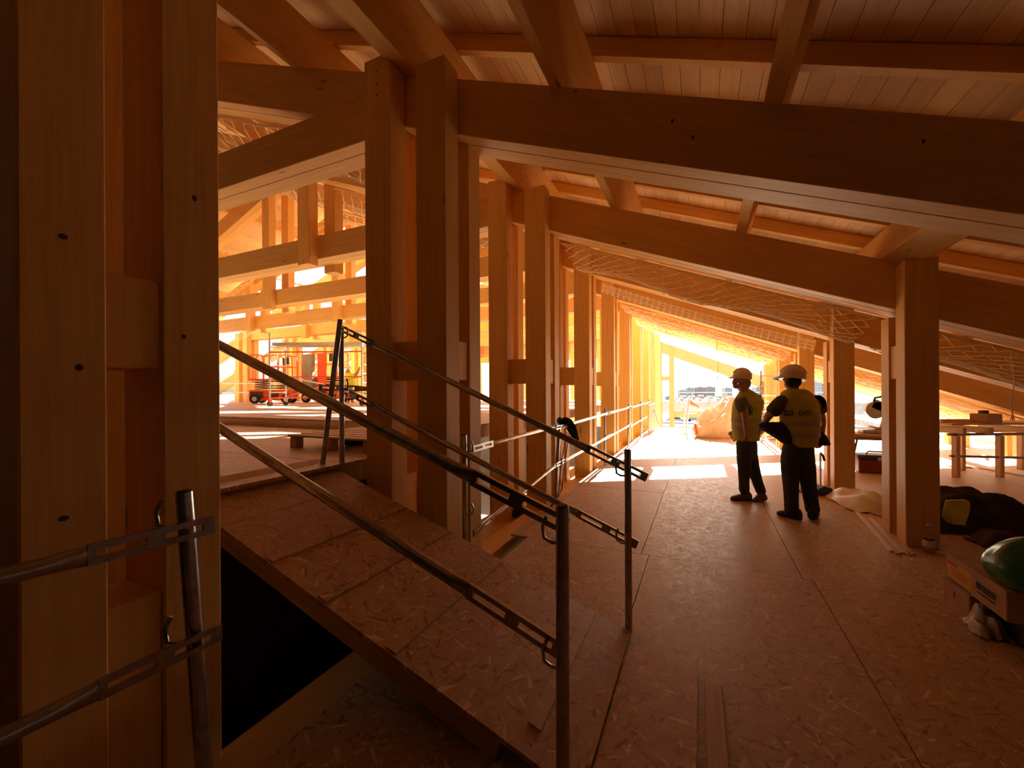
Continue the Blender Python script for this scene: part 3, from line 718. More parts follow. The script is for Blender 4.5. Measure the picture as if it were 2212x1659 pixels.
# heap of bags and clothes on the right floor
hb = noisy('dark_cloth', (0.018, 0.017, 0.018), (0.04, 0.035, 0.033), 9, 0.9)
hbb = noisy('brown_dark_cloth', (0.05, 0.03, 0.025), (0.08, 0.05, 0.04), 9, 0.9)
q = FL(2125, 1165)
m = sheet_heap(q + V((.06, .36, 0)), .56, .30, .48, 'x', hb, seed=11, rough=.2); o = m.build('dark_bag', hb, smooth=True); tag(o, 'large black holdall on the floor behind the cardboard boxes', 'bag')
m = sheet_heap(FL(2160, 1180), .19, .13, .2, 'x', hbb, seed=12, rough=.2); o = m.build('rucksack', noisy('maroon_cloth', (.055, .03, .035), (.07, .04, .045), 6, .9), smooth=True); tag(o, 'maroon rucksack lying before the black holdall', 'bag')
m = sheet_heap(P(2070, 1060, 5.1) + V((0, .25, -.24)), .5, .22, .28, 'x', hbb, seed=15, rough=.3); o = m.build('jacket', hbb, smooth=True); tag(o, 'dark brown jacket heaped behind the right column', 'jacket')
YEL = noisy('hi_vis_yellow', (0.50, 0.52, 0.04), (0.62, 0.62, 0.06), 7, 0.7)
m = MB(); rings = []
for v, u0, u1, th in ((1080, 2044, 2086, .008), (1082, 2038, 2090, .02), (1100, 2034, 2094, .028), (1118, 2036, 2093, .028), (1130, 2050, 2090, .02), (1134, 2062, 2084, .008)):
    a, b = P(u0, v, 4.10 - (v - 1080) * .0022), P(u1, v, 4.10 - (v - 1080) * .0022); c_ = (a + b) / 2; hw = (b - a).length / 2
    rings.append([c_ + V((cs, sn, 0)) * hw * math.copysign(abs(math.cos(t_)) ** .6, math.cos(t_)) + V((-sn, cs, 0)) * (th * math.sin(t_) + .02 * math.sin(3 * math.cos(t_) + v)) for t_ in [2 * math.pi * k / 24 for k in range(24)]])
m.loft(rings)
o = m.build('yellow_vest', YEL, smooth=True); tag(o, 'yellow hi-vis vest draped over the black holdall', 'vest')
# cardboard boxes at the right edge
def carton(corner, dirx, lx, ly, lz, label, ink=None, open_=False, name='cardboard_box'):
    c = V(corner); ax = V(dirx).normalized(); ay = V((-ax.y, ax.x, 0)); t = thing(name, label, 'box', c)
    M3 = Matrix(((ax.x, ay.x, 0), (ax.y, ay.y, 0), (0, 0, 1)))
    def W(x, y, z): return c + M3 @ V((x, y, z))
    m = MB(); m.box(W(lx / 2, ly / 2, lz / 2), (lx, ly, lz), M3); m.build('carton_body', CARD, t, bevel=.004)
    m = MB(); m.box(W(lx / 2, ly / 4 - .002, lz + .003), (lx, ly / 2 - .006, .005), M3); m.build('flap', CARD, t)
    m = MB(); m.box(W(lx / 2, ly * 3 / 4 + .002, lz + .003), (lx, ly / 2 - .006, .005), M3); m.build('flap', CARD, t)
    return t, W, M3
def text(s_, size, M, material, parent, name='lettering', ext=.0006):
    cu = bpy.data.curves.new('t', 'FONT'); cu.body = s_; cu.size = size; cu.extrude = ext; cu.align_x = 'CENTER'; cu.align_y = 'CENTER'
    to = bpy.data.objects.new('t', cu); COL.objects.link(to); bpy.context.view_layer.update()
    me = bpy.data.meshes.new_from_object(to.evaluated_get(bpy.context.evaluated_depsgraph_get())); bpy.data.objects.remove(to)
    me.name = name; me.materials.clear(); me.materials.append(material)
    o = bpy.data.objects.new(name, me); COL.objects.link(o); o.parent = parent
    o.matrix_local = Matrix.Translation(-LOC[parent.name]) @ M; return o
# A: yellow printed box  B: taller box in front  C: lower plain box
ZA = .30
def face_M(p, along, upv):           # text plane: along = reading direction, up
    x = V(along).normalized(); y = V(upv).normalized(); z = x.cross(y); return Matrix(((x.x, y.x, z.x, p.x), (x.y, y.y, z.y, p.y), (x.z, y.z, z.z, p.z), (0, 0, 0, 1)))
# the row of boxes follows the floor line at the right edge, seen end-on
a = FL(2038, 1303); b = FL(2094, 1352)
dirn = (b - a); dirn.z = 0; LB = dirn.length
perp = V((-dirn.y, dirn.x, 0)).normalized()
if perp.x < 0: perp = -perp
sgn = 1 if V((-perp.y, perp.x, 0)).dot(dirn) > 0 else -1
t, W, M3 = carton(a, perp, .42, sgn * LB, .185, 'low plain cardboard box nearest the column, under the yellow printed one')
text('!!', .05, face_M(W(-.001, sgn * LB * .45, .12), M3 @ V((0, sgn, 0)), (0, 0, 1)), INK, t)
t, W, M3 = carton(a + V((.0, 0, .197)) + perp * .02, perp, .40, sgn * LB, .165, 'cardboard box with yellow printed side, stacked on the low plain box')
m = MB(); m.box(W(-.0012, sgn * LB / 2, .072), (.002, LB * .92, .115), M3); m.build('printed_panel', mat('yellow_print', (.62, .38, .05), .7), t)
m = MB(); m.box(W(-.003, sgn * LB * .25, .115), (.002, LB * .36, .02), M3)
for i in range(3): m.box(W(-.003, sgn * LB * .52, .085 - i * .02), (.002, LB * (.7 - .1 * i), .007), M3)
m.build('red_lettering', mat('red_print', (.45, .06, .03), .7), t)
c0 = P(2096, 1287, 2.66); c1 = P(2157, 1349, 2.36); LC = (V((c1.x, c1.y, 0)) - V((c0.x, c0.y, 0))).length
t, W, M3 = carton(V((c0.x, c0.y, .20)), perp, .6, sgn * LC, .17, 'cardboard box with a dark printed panel, foremost at the right edge')
m = MB()
for i in range(4): m.box(W(-.0015, sgn * LC * (.25 + .14 * i), .095), (.002, LC * .115, .04), M3)
m.box(W(-.0015, sgn * LC * .47, .055), (.002, LC * .5, .009), M3); m.build('black_lettering', INK, t)
c0 = W(.1, sgn * LC / 2, 0); c0.z = 0
m = MB(); m.box(V((c0.x, c0.y, .1)) + perp * .27, (.5, LC * .96, .19), M3); o = m.build('dark_crate', mat('dark_crate_plastic', (.02, .016, .018), .6), bevel=.01); tag(o, 'dark crate on the floor under the foremost cardboard box', 'crate')
m = sheet_heap(FL(2124, 1362), .075, .13, .15, 'x', WHITE, seed=21, rough=.5); o = m.build('foil_bag', mat('silvery_foil', (.45, .42, .39), .35, .3), smooth=True); tag(o, 'crumpled silvery bag squeezed between two cardboard boxes', 'bag')
m = MB(); m.box(W(.16, sgn * .03, .183), (.2, .03, .01), M3); o = m.build('ruler', BLACK); tag(o, 'thin black strip lying on the foremost cardboard box', 'strip')
gq = FL(2226, 1272, .378); m = MB()
rings = []
for i in range(13):
    f = i / 12; r_ = .20 * math.sin(math.pi * min(1, .16 + f * .84)) ** .7 * (1 - .2 * f); rings.append([gq + V((r_ * (1 + .07 * math.sin(5 * a_ + f * 4)) * math.cos(a_), r_ * (1 + .07 * math.sin(3 * a_ + 1 + f * 6)) * math.sin(a_),   .30 * f)) for a_ in [2 * math.pi * k / 28 for k in range(28)]])
m.loft(rings); o = m.build('green_bag', noisy('green_plastic', (.015, .13, .03), (.03, .22, .05), 8, .22), smooth=True); tag(o, 'glossy green plastic bag on the foremost cardboard box', 'bag')

# ------------------------------------------------------------------ far end of the walkway
bq = FL(1545, 948); R3 = Matrix.Rotation(PSI + .12, 3, 'Z'); sx = bq.length / 895 * .97
fb = thing('bulk_bag', 'large beige bulk bag of rubble with orange straps at the open end of the walkway', 'bag', bq)
CANV = noisy('beige_canvas', (0.62, 0.47, 0.33), (0.74, 0.58, 0.42), 5, 0.9, bump=.3); rings = []
prof = [(0, .52, .38, 0, 0), (.1, .58, .42, 0, 0), (.35, .6, .42, 0, 0), (.62, .55, .40, .05, 0), (.82, .50, .38, .12, 0), (.9, .47, .36, .15, 0)]
for h_, a, b, dx, dy in prof:
    R_ing = []
    for k in range(28):
        an = 2 * math.pi * k / 28; ca, sa = math.cos(an), math.sin(an)
        f = (abs(ca) ** 5 + abs(sa) ** 5) ** (-.2)
        hz = h_ * (.92 + .5 * ca * h_) + (.035 * math.sin(5 * an + 1) if h_ > .7 else 0)
        wob = 1 + .035 * math.sin(7 * an + h_ * 9)
        R_ing.append(bq + V((0, .45, 0)) + R3 @ V((a * f * ca * wob + dx, b * f * sa * wob, hz)))
    rings.append(R_ing)
rings.append([q + (bq + V((0, .45, 0)) + R3 @ V((.1, 0, .7)) - q) * .12 - V((0, 0, .02)) for q in rings[-1]])
rings.append([q + (bq + V((0, .45, 0)) + R3 @ V((.1, 0, .7)) - q) * .85 - V((0, 0, .12)) for q in rings[-1]])
m = MB(); m.loft(rings); m.build('sack', CANV, fb, smooth=True)
ORG = mat('orange_webbing', (.85, .13, .02), .6)
for u0, v0, u1, v1 in ((1566, 895, 1566, 926), (1501, 915, 1505, 938)):
    a, b = P(u0, v0, 13.0), P(u1, v1, 13.0); m = MB(); m.bar(a, b, .06, .05, up=(-sn, cs, 0)); m.build('strap', ORG, fb)
m = sheet_heap(bq + V((-.12, .72, .42)), .42, .26, .55, 'x', WHITE, seed=31, rough=.3); m.build('liner', WHITE, fb, smooth=True)
for i, (u0, v0, u1, v1, wd) in enumerate(((1536, 905, 1530, 866, .05), (1553, 880, 1571, 849, .075), (1548, 896, 1556, 878, .14))):
    beam_ = beam('timber_offcut', P(u0, v0, 13.6) - V((0, 0, .1)), P(u1, v1, 13.5), wd, wd * .6, GLU); tag(beam_, 'timber offcut sticking out of the bulk bag, ' + ('left and upright', 'right and tilted', 'short broad one in front')[i], 'timber')
# barrier with orange tape
def barrier(pts, label):
    t = thing('edge_barrier', label, 'barrier', pts[0][0]); 
    for a, b, r_ in pts:
        m = MB(); m.tube([a, b], r_, 8); m.build('tube', ALU, t, smooth=True)
    return t
dB = 14.2
bt = barrier([(P(1481, 953, dB), P(1489, 862, dB), .03), (P(1478, 945, dB + .3), P(1477, 881, dB + .3), .025), (P(1478, 890, dB + .3), P(1487, 875, dB), .02), (P(1477, 942, dB), P(1500, 952, dB - .6), .02), (P(1480, 893, dB), P(1505, 893, dB + .6), .015)], 'light metal barrier frame left of the bulk bag')
m = MB(); a = P(1489, 864, dB); m.prism([a, P(1511, 878, dB), P(1510, 881, dB), P(1489, 872, dB)], (0, .02, 0)); m.build('tape', ORG, bt)
b2 = barrier([(P(1590, 939, dB), P(1590, 868, dB), .025), (P(1571, 890, dB), P(1592, 890, dB), .02)], 'metal barrier post with an orange flag right of the bulk bag')
m = MB(); m.prism([P(1571, 868, dB), P(1581, 867, dB), P(1578, 876, dB), P(1570, 878, dB)], (0, .02, 0)); m.build('tape', ORG, b2)
# little scaffold tower by the right-hand row
dS = 11.9
sx0, sx1 = P(1645, 962, dS), P(1676, 958, dS + .5); sx0.z = 0; sx1.z = 0
st = thing('access_tower', 'narrow scaffold tower with rungs in front of the last right column', 'scaffold', sx0)
top = P(1645, 801, dS).z
for b, tp, mt in ((sx0, top, RUST), (sx1, top - .05, ALU), (sx0 + V((.1, .45, 0)), top - .3, RUST)):
    m = MB(); m.tube([b, V((b.x, b.y, tp))], .027, 10); m.build('upright', mt, st, smooth=True)
for i, v in enumerate((812, 833, 855, 868, 876, 890, 905, 924, 942, 950)):
    z = P(1645, v, dS).z; m = MB()
    a_, b_ = V((sx0.x, sx0.y, z)), V((sx1.x, sx1.y, z))
    if i in (3, 4, 6): b_ = a_ + (b_ - a_) * .5
    m.tube([a_ - (b_ - a_) * .12 * (i == 1), b_], .018, 8); m.build('rung', ALU if i > 1 else RUST, st, smooth=True)
m = MB(); m.tube([P(1642, 958, dS), P(1655, 922, dS - .3)], .02, 8); m.build('brace', ALU, st, smooth=True)
# white membrane, boards, panels at the open end
m = MB(); m.box((-1.2, 17.0, -.03), (2.2, .8, .1)); m.box((.6, 17.2, -.2), (2.4, 1.0, .1)); o = m.build('roof_membrane', WHITE); tag(o, 'white membrane strip along the walkway\'s open end', 'membrane')
t = thing('plywood_panel', 'pale plywood panel leaning on the left columns near the open end', 'panel', (-1.75, 15.0, 0))
m = MB(); m.prism([P(1399, 936, 14.6), P(1413, 934, 15.4), P(1414, 871, 15.4), P(1400, 875, 14.6)], (.03, .0, 0)); m.build('sheet', RAW, t)
m = MB(); m.tube([P(1413, 885, 15.2), P(1423, 917, 14.6)], .02, 8); m.build('prop', ALU, t, smooth=True)

# ------------------------------------------------------------------ scaffold, lifts and worker in the hall
def hall(u, v): return FL(u, v, PLZ)
A = hall(583, 878); B = hall(782, 877); Wd = V((-(B - A).y, (B - A).x, 0)).normalized() * .9
A2 = hall(627, 873); 
sf = thing('mobile_scaffold', 'aluminium mobile scaffold with red braces and a long platform in the hall', 'scaffold', A)
zs = P(583, 718, A.x * -sn + A.y * cs).z
feet = [A, A + Wd, B, B + Wd]
for i, f in enumerate(feet):
    m = MB(); m.tube([f + V((0, 0, .22)), V((f.x, f.y, zs - (.12 if i % 2 else 0)))], .028, 10); m.build('upright', ALU, sf, smooth=True)
    m = MB(); m.tube([f + V((-.03, 0, .09)), f + V((.03, 0, .09))], .085, 16); w_ = m.build('castor', BLACK, sf, smooth=True)
    m = MB(); m.box(f + V((0, 0, .18)), (.09, .09, .12)); m.build('castor_fork', RED if i % 2 == 0 else WHITE, sf)
for a, b in ((0, 1), (2, 3)):
    for j in range(6):
        z = PLZ + .45 + j * .3; m = MB(); m.tube([V((feet[a].x, feet[a].y, z)), V((feet[b].x, feet[b].y, z))], .02, 8); m.build('rung', ALU, sf, smooth=True)
zp = P(640, 742, A.x * -sn + A.y * cs).z
m = MB(); m.bar(V((A.x, A.y, zp)) + Wd * .5, V((B.x, B.y, zp)) + Wd * .5, .62, .1); m.build('platform', ALU, sf)
for z in (zp - .28, PLZ + .95, PLZ + .28):
    m = MB(); m.tube([V((A.x, A.y, z)), V((B.x, B.y, z))], .022, 8); m.build('red_brace', RED, sf, smooth=True)
m = MB(); m.tube([V((A.x, A.y, PLZ + 1.0)) + Wd, V((B.x, B.y, PLZ + .35)) + Wd], .02, 8); m.tube([V((A.x, A.y, PLZ + .3)) + Wd, V((B.x, B.y, PLZ + 1.1)) + Wd], .02, 8); m.build('cross_brace', RAW, sf, smooth=True)

def scissor_lift(u, v, wid, label, col, rot=.2, folded=True):
    c = hall(u, v); d = c.x * -sn + c.y * cs; k = wid * d / 895 / 1.8; R3 = Matrix.Rotation(PSI + rot, 3, 'Z') * k
    t = thing('scissor_lift', label, 'lift', c)
    def W(x, y, z): return c + R3 @ V((x, y, z))
    m = MB(); m.box(W(0, 0, .42), (1.75, .74, .34), R3); m.box(W(0, 0, .2), (1.2, .7, .12), R3); m.build('chassis', col, t, bevel=.02)
    m = MB(); m.box(W(-.55, -.38, .38), (.5, .03, .26), R3); m.box(W(.15, -.38, .36), (.3, .03, .24), R3); m.build('battery_box', DARKM, t)
    for sx in (-.62, .62):
        for sy in (-.40, .40):
            m = MB(); m.tube([W(sx, sy - .06, .2), W(sx, sy + .06, .2)], .2 * k, 18); w_ = m.build('wheel', BLACK, t, smooth=True)
            m = MB(); m.tube([W(sx, sy - .065, .2), W(sx, sy + .065, .2)], .1 * k, 14); m.build('hub', ALU, w_, smooth=True)
    for j in range(4):
        for sg in (-1, 1):
            m = MB(); z = .62 + j * .1; m.bar(W(-.75 * sg, .0, z), W(.75 * sg, .0, z + .09), .06 * k, .05 * k); m.build('scissor_arm', RUST, t)
    m = MB(); m.box(W(0, 0, 1.04), (1.75, .74, .06), R3); m.build('deck', col, t)
    for x0_, x1_ in ((-.86, -.30), (-.28, .28), (.3, .86)):
        for y_ in (-.36, .36):
            m = MB(); m.tube([W(x0_, y_, 1.06), W(x0_ + .02, y_, 2.05), W(x0_ + .08, y_, 2.1), W(x1_ - .08, y_, 2.1), W(x1_ - .02, y_, 2.05), W(x1_, y_, 1.06)], .022 * k, 8); m.tube([W(x0_, y_, 1.6), W(x1_, y_, 1.6)], .018 * k, 8); m.build('guard_frame', col, t, smooth=True)
    m = MB(); m.box(W(.6, -.3, 1.85), (.22, .16, .3), R3); m.build('control_box', DARKM, t)
    return t, W, R3, k
LR = noisy('lift_orange_red', (.75, .085, .02), (.85, .11, .03), 5, .4)
scissor_lift(592, 871, 88, 'red scissor lift behind the mobile scaffold\'s left end', LR)
t, W, R3, k = scissor_lift(703, 869, 92, 'red scissor lift with a grey cabinet behind the leaning tube', LR, rot=-.25)
m = MB(); m.box(W(-.45, -.45, 1.3), (.5, .2, 1.4), R3); m.build('cabinet', noisy('grey_cabinet', (.22, .21, .2), (.3, .29, .28), 4, .6), t, bevel=.02)
m = MB(); m.box(W(.2, -.44, 1.25), (.42, .08, 1.5), R3); m.build('mast_panel', LR, t, bevel=.02)
for i, (u, v, dz, lab) in enumerate(((520, 829, 14, 'upper'), (520, 849, 14, 'lower'))):
    a, b = P(480, v - 1, dz + 5), P(590, v, dz + 4); m = MB(); m.tube([a, b], .025, 8); o = m.build('edge_rail', ALU, smooth=True); tag(o, '%s pale guard rail at the far left edge of the hall' % lab, 'railing')

# ------------------------------------------------------------------ the city and the hills
GZ = -15
m = MB(); n = 40
m.add([(-3500, 26, GZ), (3500, 26, GZ), (3500, 5200, GZ), (-3500, 5200, GZ)], [(0, 1, 2, 3)])
o = m.build('ground', noisy('town_ground', (.13, .125, .10), (.2, .18, .15), .05, .95)); struct(o); o.name = 'floor_ground'
def block(u, vt, d, wpx, dep, label, col, fl=7, name='apartment_block'):
    b = P(u, vt, d); w_ = wpx * d / 895; t = thing(name, label, 'building', (b.x, b.y, GZ)); R3 = Matrix.Rotation(PSI + random.uniform(-.2, .2), 3, 'Z')
    mt = noisy(name + '_wall', col, tuple(c * 1.12 for c in col), .3, .9); hgt = b.z - GZ
    m = MB(); m.box((b.x, b.y + dep / 2, GZ + hgt / 2), (w_, dep, hgt), R3); m.build('facade', mt, t)
    m = MB(); nw = max(2, int(wpx / 4)); c = V((b.x, b.y + dep / 2, 0))
    for i in range(nw):
        for j in range(fl):
            m.box(c + R3 @ V((-w_ / 2 + (i + .5) * w_ / nw, -dep / 2 - .02, 0)) + V((0, 0, b.z - (j + .6) * hgt / fl * .8)), (w_ / nw * .5, .06, hgt / fl * .42), R3)
    m.build('windows', mat('window_dark', (.16, .17, .19), .4), t)
    m = MB(); m.box(c + V((0, 0, b.z + .6)), (w_ * .35, dep * .4, 1.6), R3); m.build('roof_house', mt, t); return t
lbl = [(1474, 843, 175, 15, 'pair of pale slab towers left of the city view, the nearer'), (1489, 838, 190, 12, 'taller grey tower left of the middle of the city view'),
       (1512, 837, 210, 26, 'wide pinkish apartment block in the middle of the city view'), (1532, 836, 230, 20, 'second wide apartment block right of the pinkish one'),
       (1571, 838, 170, 14, 'pale tower just left of the left-hand person\'s face'), (1643, 836, 165, 26, 'stepped pale block behind the scaffold tower'),
       (1773, 815, 110, 14, 'pale block seen between the right columns'), (2046, 930, 60, 22, 'low grey house seen below the right aisle\'s eave'),
       (1444, 856, 165, 12, 'low house by the left edge of the city view')]
cl = [(.62, .57, .52), (.5, .5, .5), (.6, .45, .38), (.56, .48, .43), (.66, .65, .63), (.62, .62, .6), (.6, .6, .6), (.5, .48, .45), (.66, .58, .48)]
for i, (u, v, d, wp, lab) in enumerate(lbl): block(u, v, d * (4 if d > 100 else 1.5), wp, 14, lab, cl[i])
roofs = noisy('roof_tiles', (.45, .26, .18), (.55, .36, .27), .3, .9)
rg = random.Random(4)
for i in range(30):
    d = (330, 430, 540)[i // 10]; u = 1462 + (i % 10) * 19.5 + (i // 10) * 6; v = rg.uniform(-1.5, 1.5) + (867, 862, 857)[i // 10]
    b = P(u, v, d); w_ = rg.uniform(11, 14) * d / 895; R3 = Matrix.Rotation(PSI + rg.uniform(-.12, .12), 3, 'Z'); hgt = b.z - GZ
    t = thing('town_house', 'low pale house with tiled roof in the middle of the town', 'building', (b.x, b.y, GZ), 'low houses of the town')
    m = MB(); m.box((b.x, b.y, GZ + hgt / 2), (w_, 6, hgt), R3); m.build('facade', noisy('render%d' % (i % 4), *(((.7, .62, .5), (.75, .68, .58)), ((.65, .6, .55), (.7, .66, .6)), ((.62, .5, .4), (.68, .56, .45)), ((.72, .7, .66), (.78, .76, .72)))[i % 4], .4, .9) if i < 4 else bpy.data.materials['render%d' % (i % 4)], t)
    m = MB(); q = V((b.x, b.y, b.z)); m.prism([q + R3 @ V((-w_ / 2 - .2, -3.3, 0)), q + R3 @ V((-w_ / 2 - .2, 3.3, 0)), q + R3 @ V((-w_ / 2 - .2, 0, 1.6))], R3 @ V((w_ + .4, 0, 0))); m.build('roof', roofs, t)
def hill(u0, u1, d, tops, name, label, col):
    m = MB(); n = len(tops); rows = []
    for j, (f, dd) in enumerate(((0, d * .80), (.55, d * .9), (1.0, d), (.6, d * 1.15), (0, d * 1.3))):
        for i in range(n * 6 - 5):
            k = i / 6; a, b_ = int(k), min(n - 1, int(k) + 1); s_ = k - a; s_ = s_ * s_ * (3 - 2 * s_); v = tops[a] * (1 - s_) + tops[b_] * s_
            q = P(u0 + (u1 - u0) * i / (n * 6 - 6), v, d); z = GZ + (q.z - GZ) * f * (1 + .05 * math.sin(i * 1.7 + j)); q2 = q * (dd / d); rows.append(V((q2.x, q2.y, z)))
    w_ = n * 6 - 5
    m.add(rows, [(j * w_ + i, j * w_ + i + 1, (j + 1) * w_ + i + 1, (j + 1) * w_ + i) for j in range(4) for i in range(w_ - 1)])
    o = m.build(name, noisy(name + '_scrub', col, tuple(c * 1.15 for c in col), .01, .95), smooth=True); tag(o, label, 'hill')
hill(1380, 1900, 3600, [846, 838, 826, 822, 817, 815, 820, 828, 832, 830, 834, 838, 846], 'far_hill', 'broad far hill on the horizon behind the town', (.30, .33, .30))
hill(1400, 1620, 1700, [835, 829, 826, 829, 838, 846, 850, 852], 'near_hill', 'nearer wooded hill at the left of the city view', (.20, .23, .17))
# parapet and lower roof terrace in front of the town
m = MB(); q = P(1520, 868, 40); m.box((q.x, q.y, q.z - .55), (34, .4, 1.1)); m.box((q.x, q.y - 3, q.z - 2.1), (34, 6, .3)); o = m.build('terrace_parapet', CONC); tag(o, 'low concrete terrace parapet outside, crossing below the town', 'parapet')
t = thing('terrace_railing', 'thin white railing on top of the terrace parapet outside', 'railing', q)
m = MB(); m.tube([q + V((-17, 0, .9)), q + V((17, 0, .9))], .05, 6); m.build('handrail', WHITE, t)
for i in range(18):
    m = MB(); m.tube([q + V((-17 + 2 * i, 0, 0)), q + V((-17 + 2 * i, 0, .9))], .035, 6); m.build('baluster', WHITE, t)
rg = random.Random(8)
CARC = [mat('car_paint%d' % i, c, .3) for i, c in enumerate(((.6, .62, .65), (.05, .07, .12), (.35, .38, .42), (.75, .74, .72)))]
for i, (u, v) in enumerate(((1460, 914), (1486, 937), (1502, 911), (1532, 928), (1458, 956))):
    q = FL(u, v, GZ + 9); R3 = Matrix.Rotation(PSI + rg.uniform(-.4, .4), 3, 'Z'); d = q.length
    t = thing('parked_car', ('white', 'dark blue', 'grey', 'cream', 'light grey')[i] + ' car parked far below beyond the walkway\'s end, ' + ('upper left', 'middle', 'upper right', 'lower right', 'lower left')[i], 'car', q)
    m = MB(); m.prism([q + R3 @ V(p) for p in ((-2.1, -.85, .35), (2.1, -.85, .35), (2.1, -.85, .8), (1.2, -.85, .95), (.6, -.85, 1.45), (-1.2, -.85, 1.45), (-2.0, -.85, .95))], R3 @ V((0, 1.7, 0))); m.build('body', CARC[i % 4], t, bevel=.05)
    m = MB(); m.prism([q + R3 @ V(p) for p in ((-1.6, -.87, .98), (.9, -.87, .98), (.5, -.87, 1.38), (-1.15, -.87, 1.38))], R3 @ V((0, 1.74, 0))); m.build('windows', mat('car_glass%d' % i, (.03, .04, .05), .1), t)
    for sx in (-1.3, 1.3):
        for sy in (-.85, .7):
            m = MB(); m.tube([q + R3 @ V((sx, sy, .33)), q + R3 @ V((sx, sy + .18, .33))], .33, 12); m.build('wheel', BLACK, t)
m = MB(); m.box((0, 35, GZ + 8.8), (60, 22, .4)); struct(m.build('floor_yard', noisy('asphalt', (.14, .14, .14), (.22, .21, .2), 1.5, .9)))
# ------------------------------------------------------------------ people
def skin(name, nodes, edges, root, material, parent, sub=2):
    names = list(nodes); me = bpy.data.meshes.new(name); o0 = LOC[parent.name]
    me.from_pydata([nodes[n][0] - o0 for n in names], [(names.index(a), names.index(b)) for a, b in edges], [])
    o = bpy.data.objects.new(name, me); COL.objects.link(o)
    md = o.modifiers.new('s', 'SKIN'); md.use_smooth_shade = True; md.branch_smoothing = 0.4
    for i, n in enumerate(names):
        r = nodes[n][1]; sv = me.skin_vertices[0].data[i]; sv.radius = r if isinstance(r, tuple) else (r, r); sv.use_root = (n == root)
    ss = o.modifiers.new('u', 'SUBSURF'); ss.levels = sub; ss.render_levels = sub
    bpy.context.view_layer.update()
    m2 = bpy.data.meshes.new_from_object(o.evaluated_get(bpy.context.evaluated_depsgraph_get()))
    o.modifiers.clear(); old = o.data; o.data = m2; bpy.data.meshes.remove(old); m2.name = name
    m2.materials.clear(); m2.materials.append(material)
    for p in m2.polygons: p.use_smooth = True
    o.parent = parent; LOC[o.name] = o0; return o
SKIN = noisy('skin', (.42, .24, .17), (.48, .28, .20), 12, .55)
VEST = noisy('hi_vis_vest', (.42, .43, .045), (.52, .52, .06), 9, .75, bump=.4)
TEE = noisy('dark_green_shirt', (.06, .072, .064), (.085, .098, .088), 10, .9, bump=.4)
TRS = noisy('dark_trousers', (.028, .034, .034), (.046, .054, .053), 8, .9, bump=.5)
JEAN = noisy('dark_jeans', (.035, .045, .05), (.055, .068, .075), 8, .9, bump=.5)
HELM = mat('white_helmet', (.72, .62, .52), .35)
HAIR = noisy('dark_hair', (.012, .01, .01), (.025, .02, .018), 30, .8)
GREYH = noisy('grey_hair', (.25, .24, .23), (.35, .34, .33), 30, .8)
SHOE = mat('dark_shoe', (.014, .013, .013), .6); SHOE2 = noisy('brown_shoe', (.07, .045, .035), (.1, .065, .05), 9, .7)
REFL = mat('reflective_band', (.35, .32, .29), .4)
def hand(nodes, edges, wrist, key, dirv, across, curl, r=.009, L=.085):
    """palm and five bent fingers growing from the wrist node; curl: the way the fingers close"""
    d, a, c = V(dirv).normalized(), V(across).normalized(), V(curl).normalized(); w = nodes[wrist][0]
    pm = key + 'palm'; nodes[pm] = (w + d * .055, (.034, .018)); edges.append((wrist, pm))
    for i, (off, ln) in enumerate(((-.030, .85), (-.010, 1.0), (.010, .95), (.030, .75))):
        k = '%sf%d' % (key, i); b = w + d * .088 + a * off
        nodes[k + 'a'] = (b, r * 1.15); nodes[k + 'b'] = (b + (d * .75 + c * .5).normalized() * L * .42 * ln, r)
        nodes[k + 'c'] = (nodes[k + 'b'][0] + (d * .1 + c).normalized() * L * .35 * ln, r * .9); nodes[k + 'd'] = (nodes[k + 'c'][0] + (c * .8 - d * .5).normalized() * L * .25 * ln, r * .75)
        edges += [(pm, k + 'a'), (k + 'a', k + 'b'), (k + 'b', k + 'c'), (k + 'c', k + 'd')]
    b = w + d * .03 + a * -.034
    nodes[key + 't1'] = (b + (a * -.3 + d * .4 + c * .4).normalized() * .03, r * 1.3); nodes[key + 't2'] = (nodes[key + 't1'][0] + (d * .6 + c * .8).normalized() * .035, r)
    edges += [(pm, key + 't1'), (key + 't1', key + 't2')]
def ringloft(rows, fn, n=28):
    m = MB(); rings = []
    for (v, u0, u1, ry, dz) in rows:
        c = fn((u0 + u1) / 2, v, dz); hw = (fn(u1, v, dz) - fn(u0, v, dz)).length / 2; R = []
        for k in range(n):
            a = 2 * math.pi * k / n; ca, sa = math.cos(a), math.sin(a)
            R.append(c + V((cs, sn, 0)) * hw * math.copysign(abs(ca) ** .8, ca) + V((-sn, cs, 0)) * ry * math.copysign(abs(sa) ** .85, sa))
        rings.append(R)
    m.loft(rings); return m
def chain(*ks): return [(ks[i], ks[i + 1]) for i in range(len(ks) - 1)]
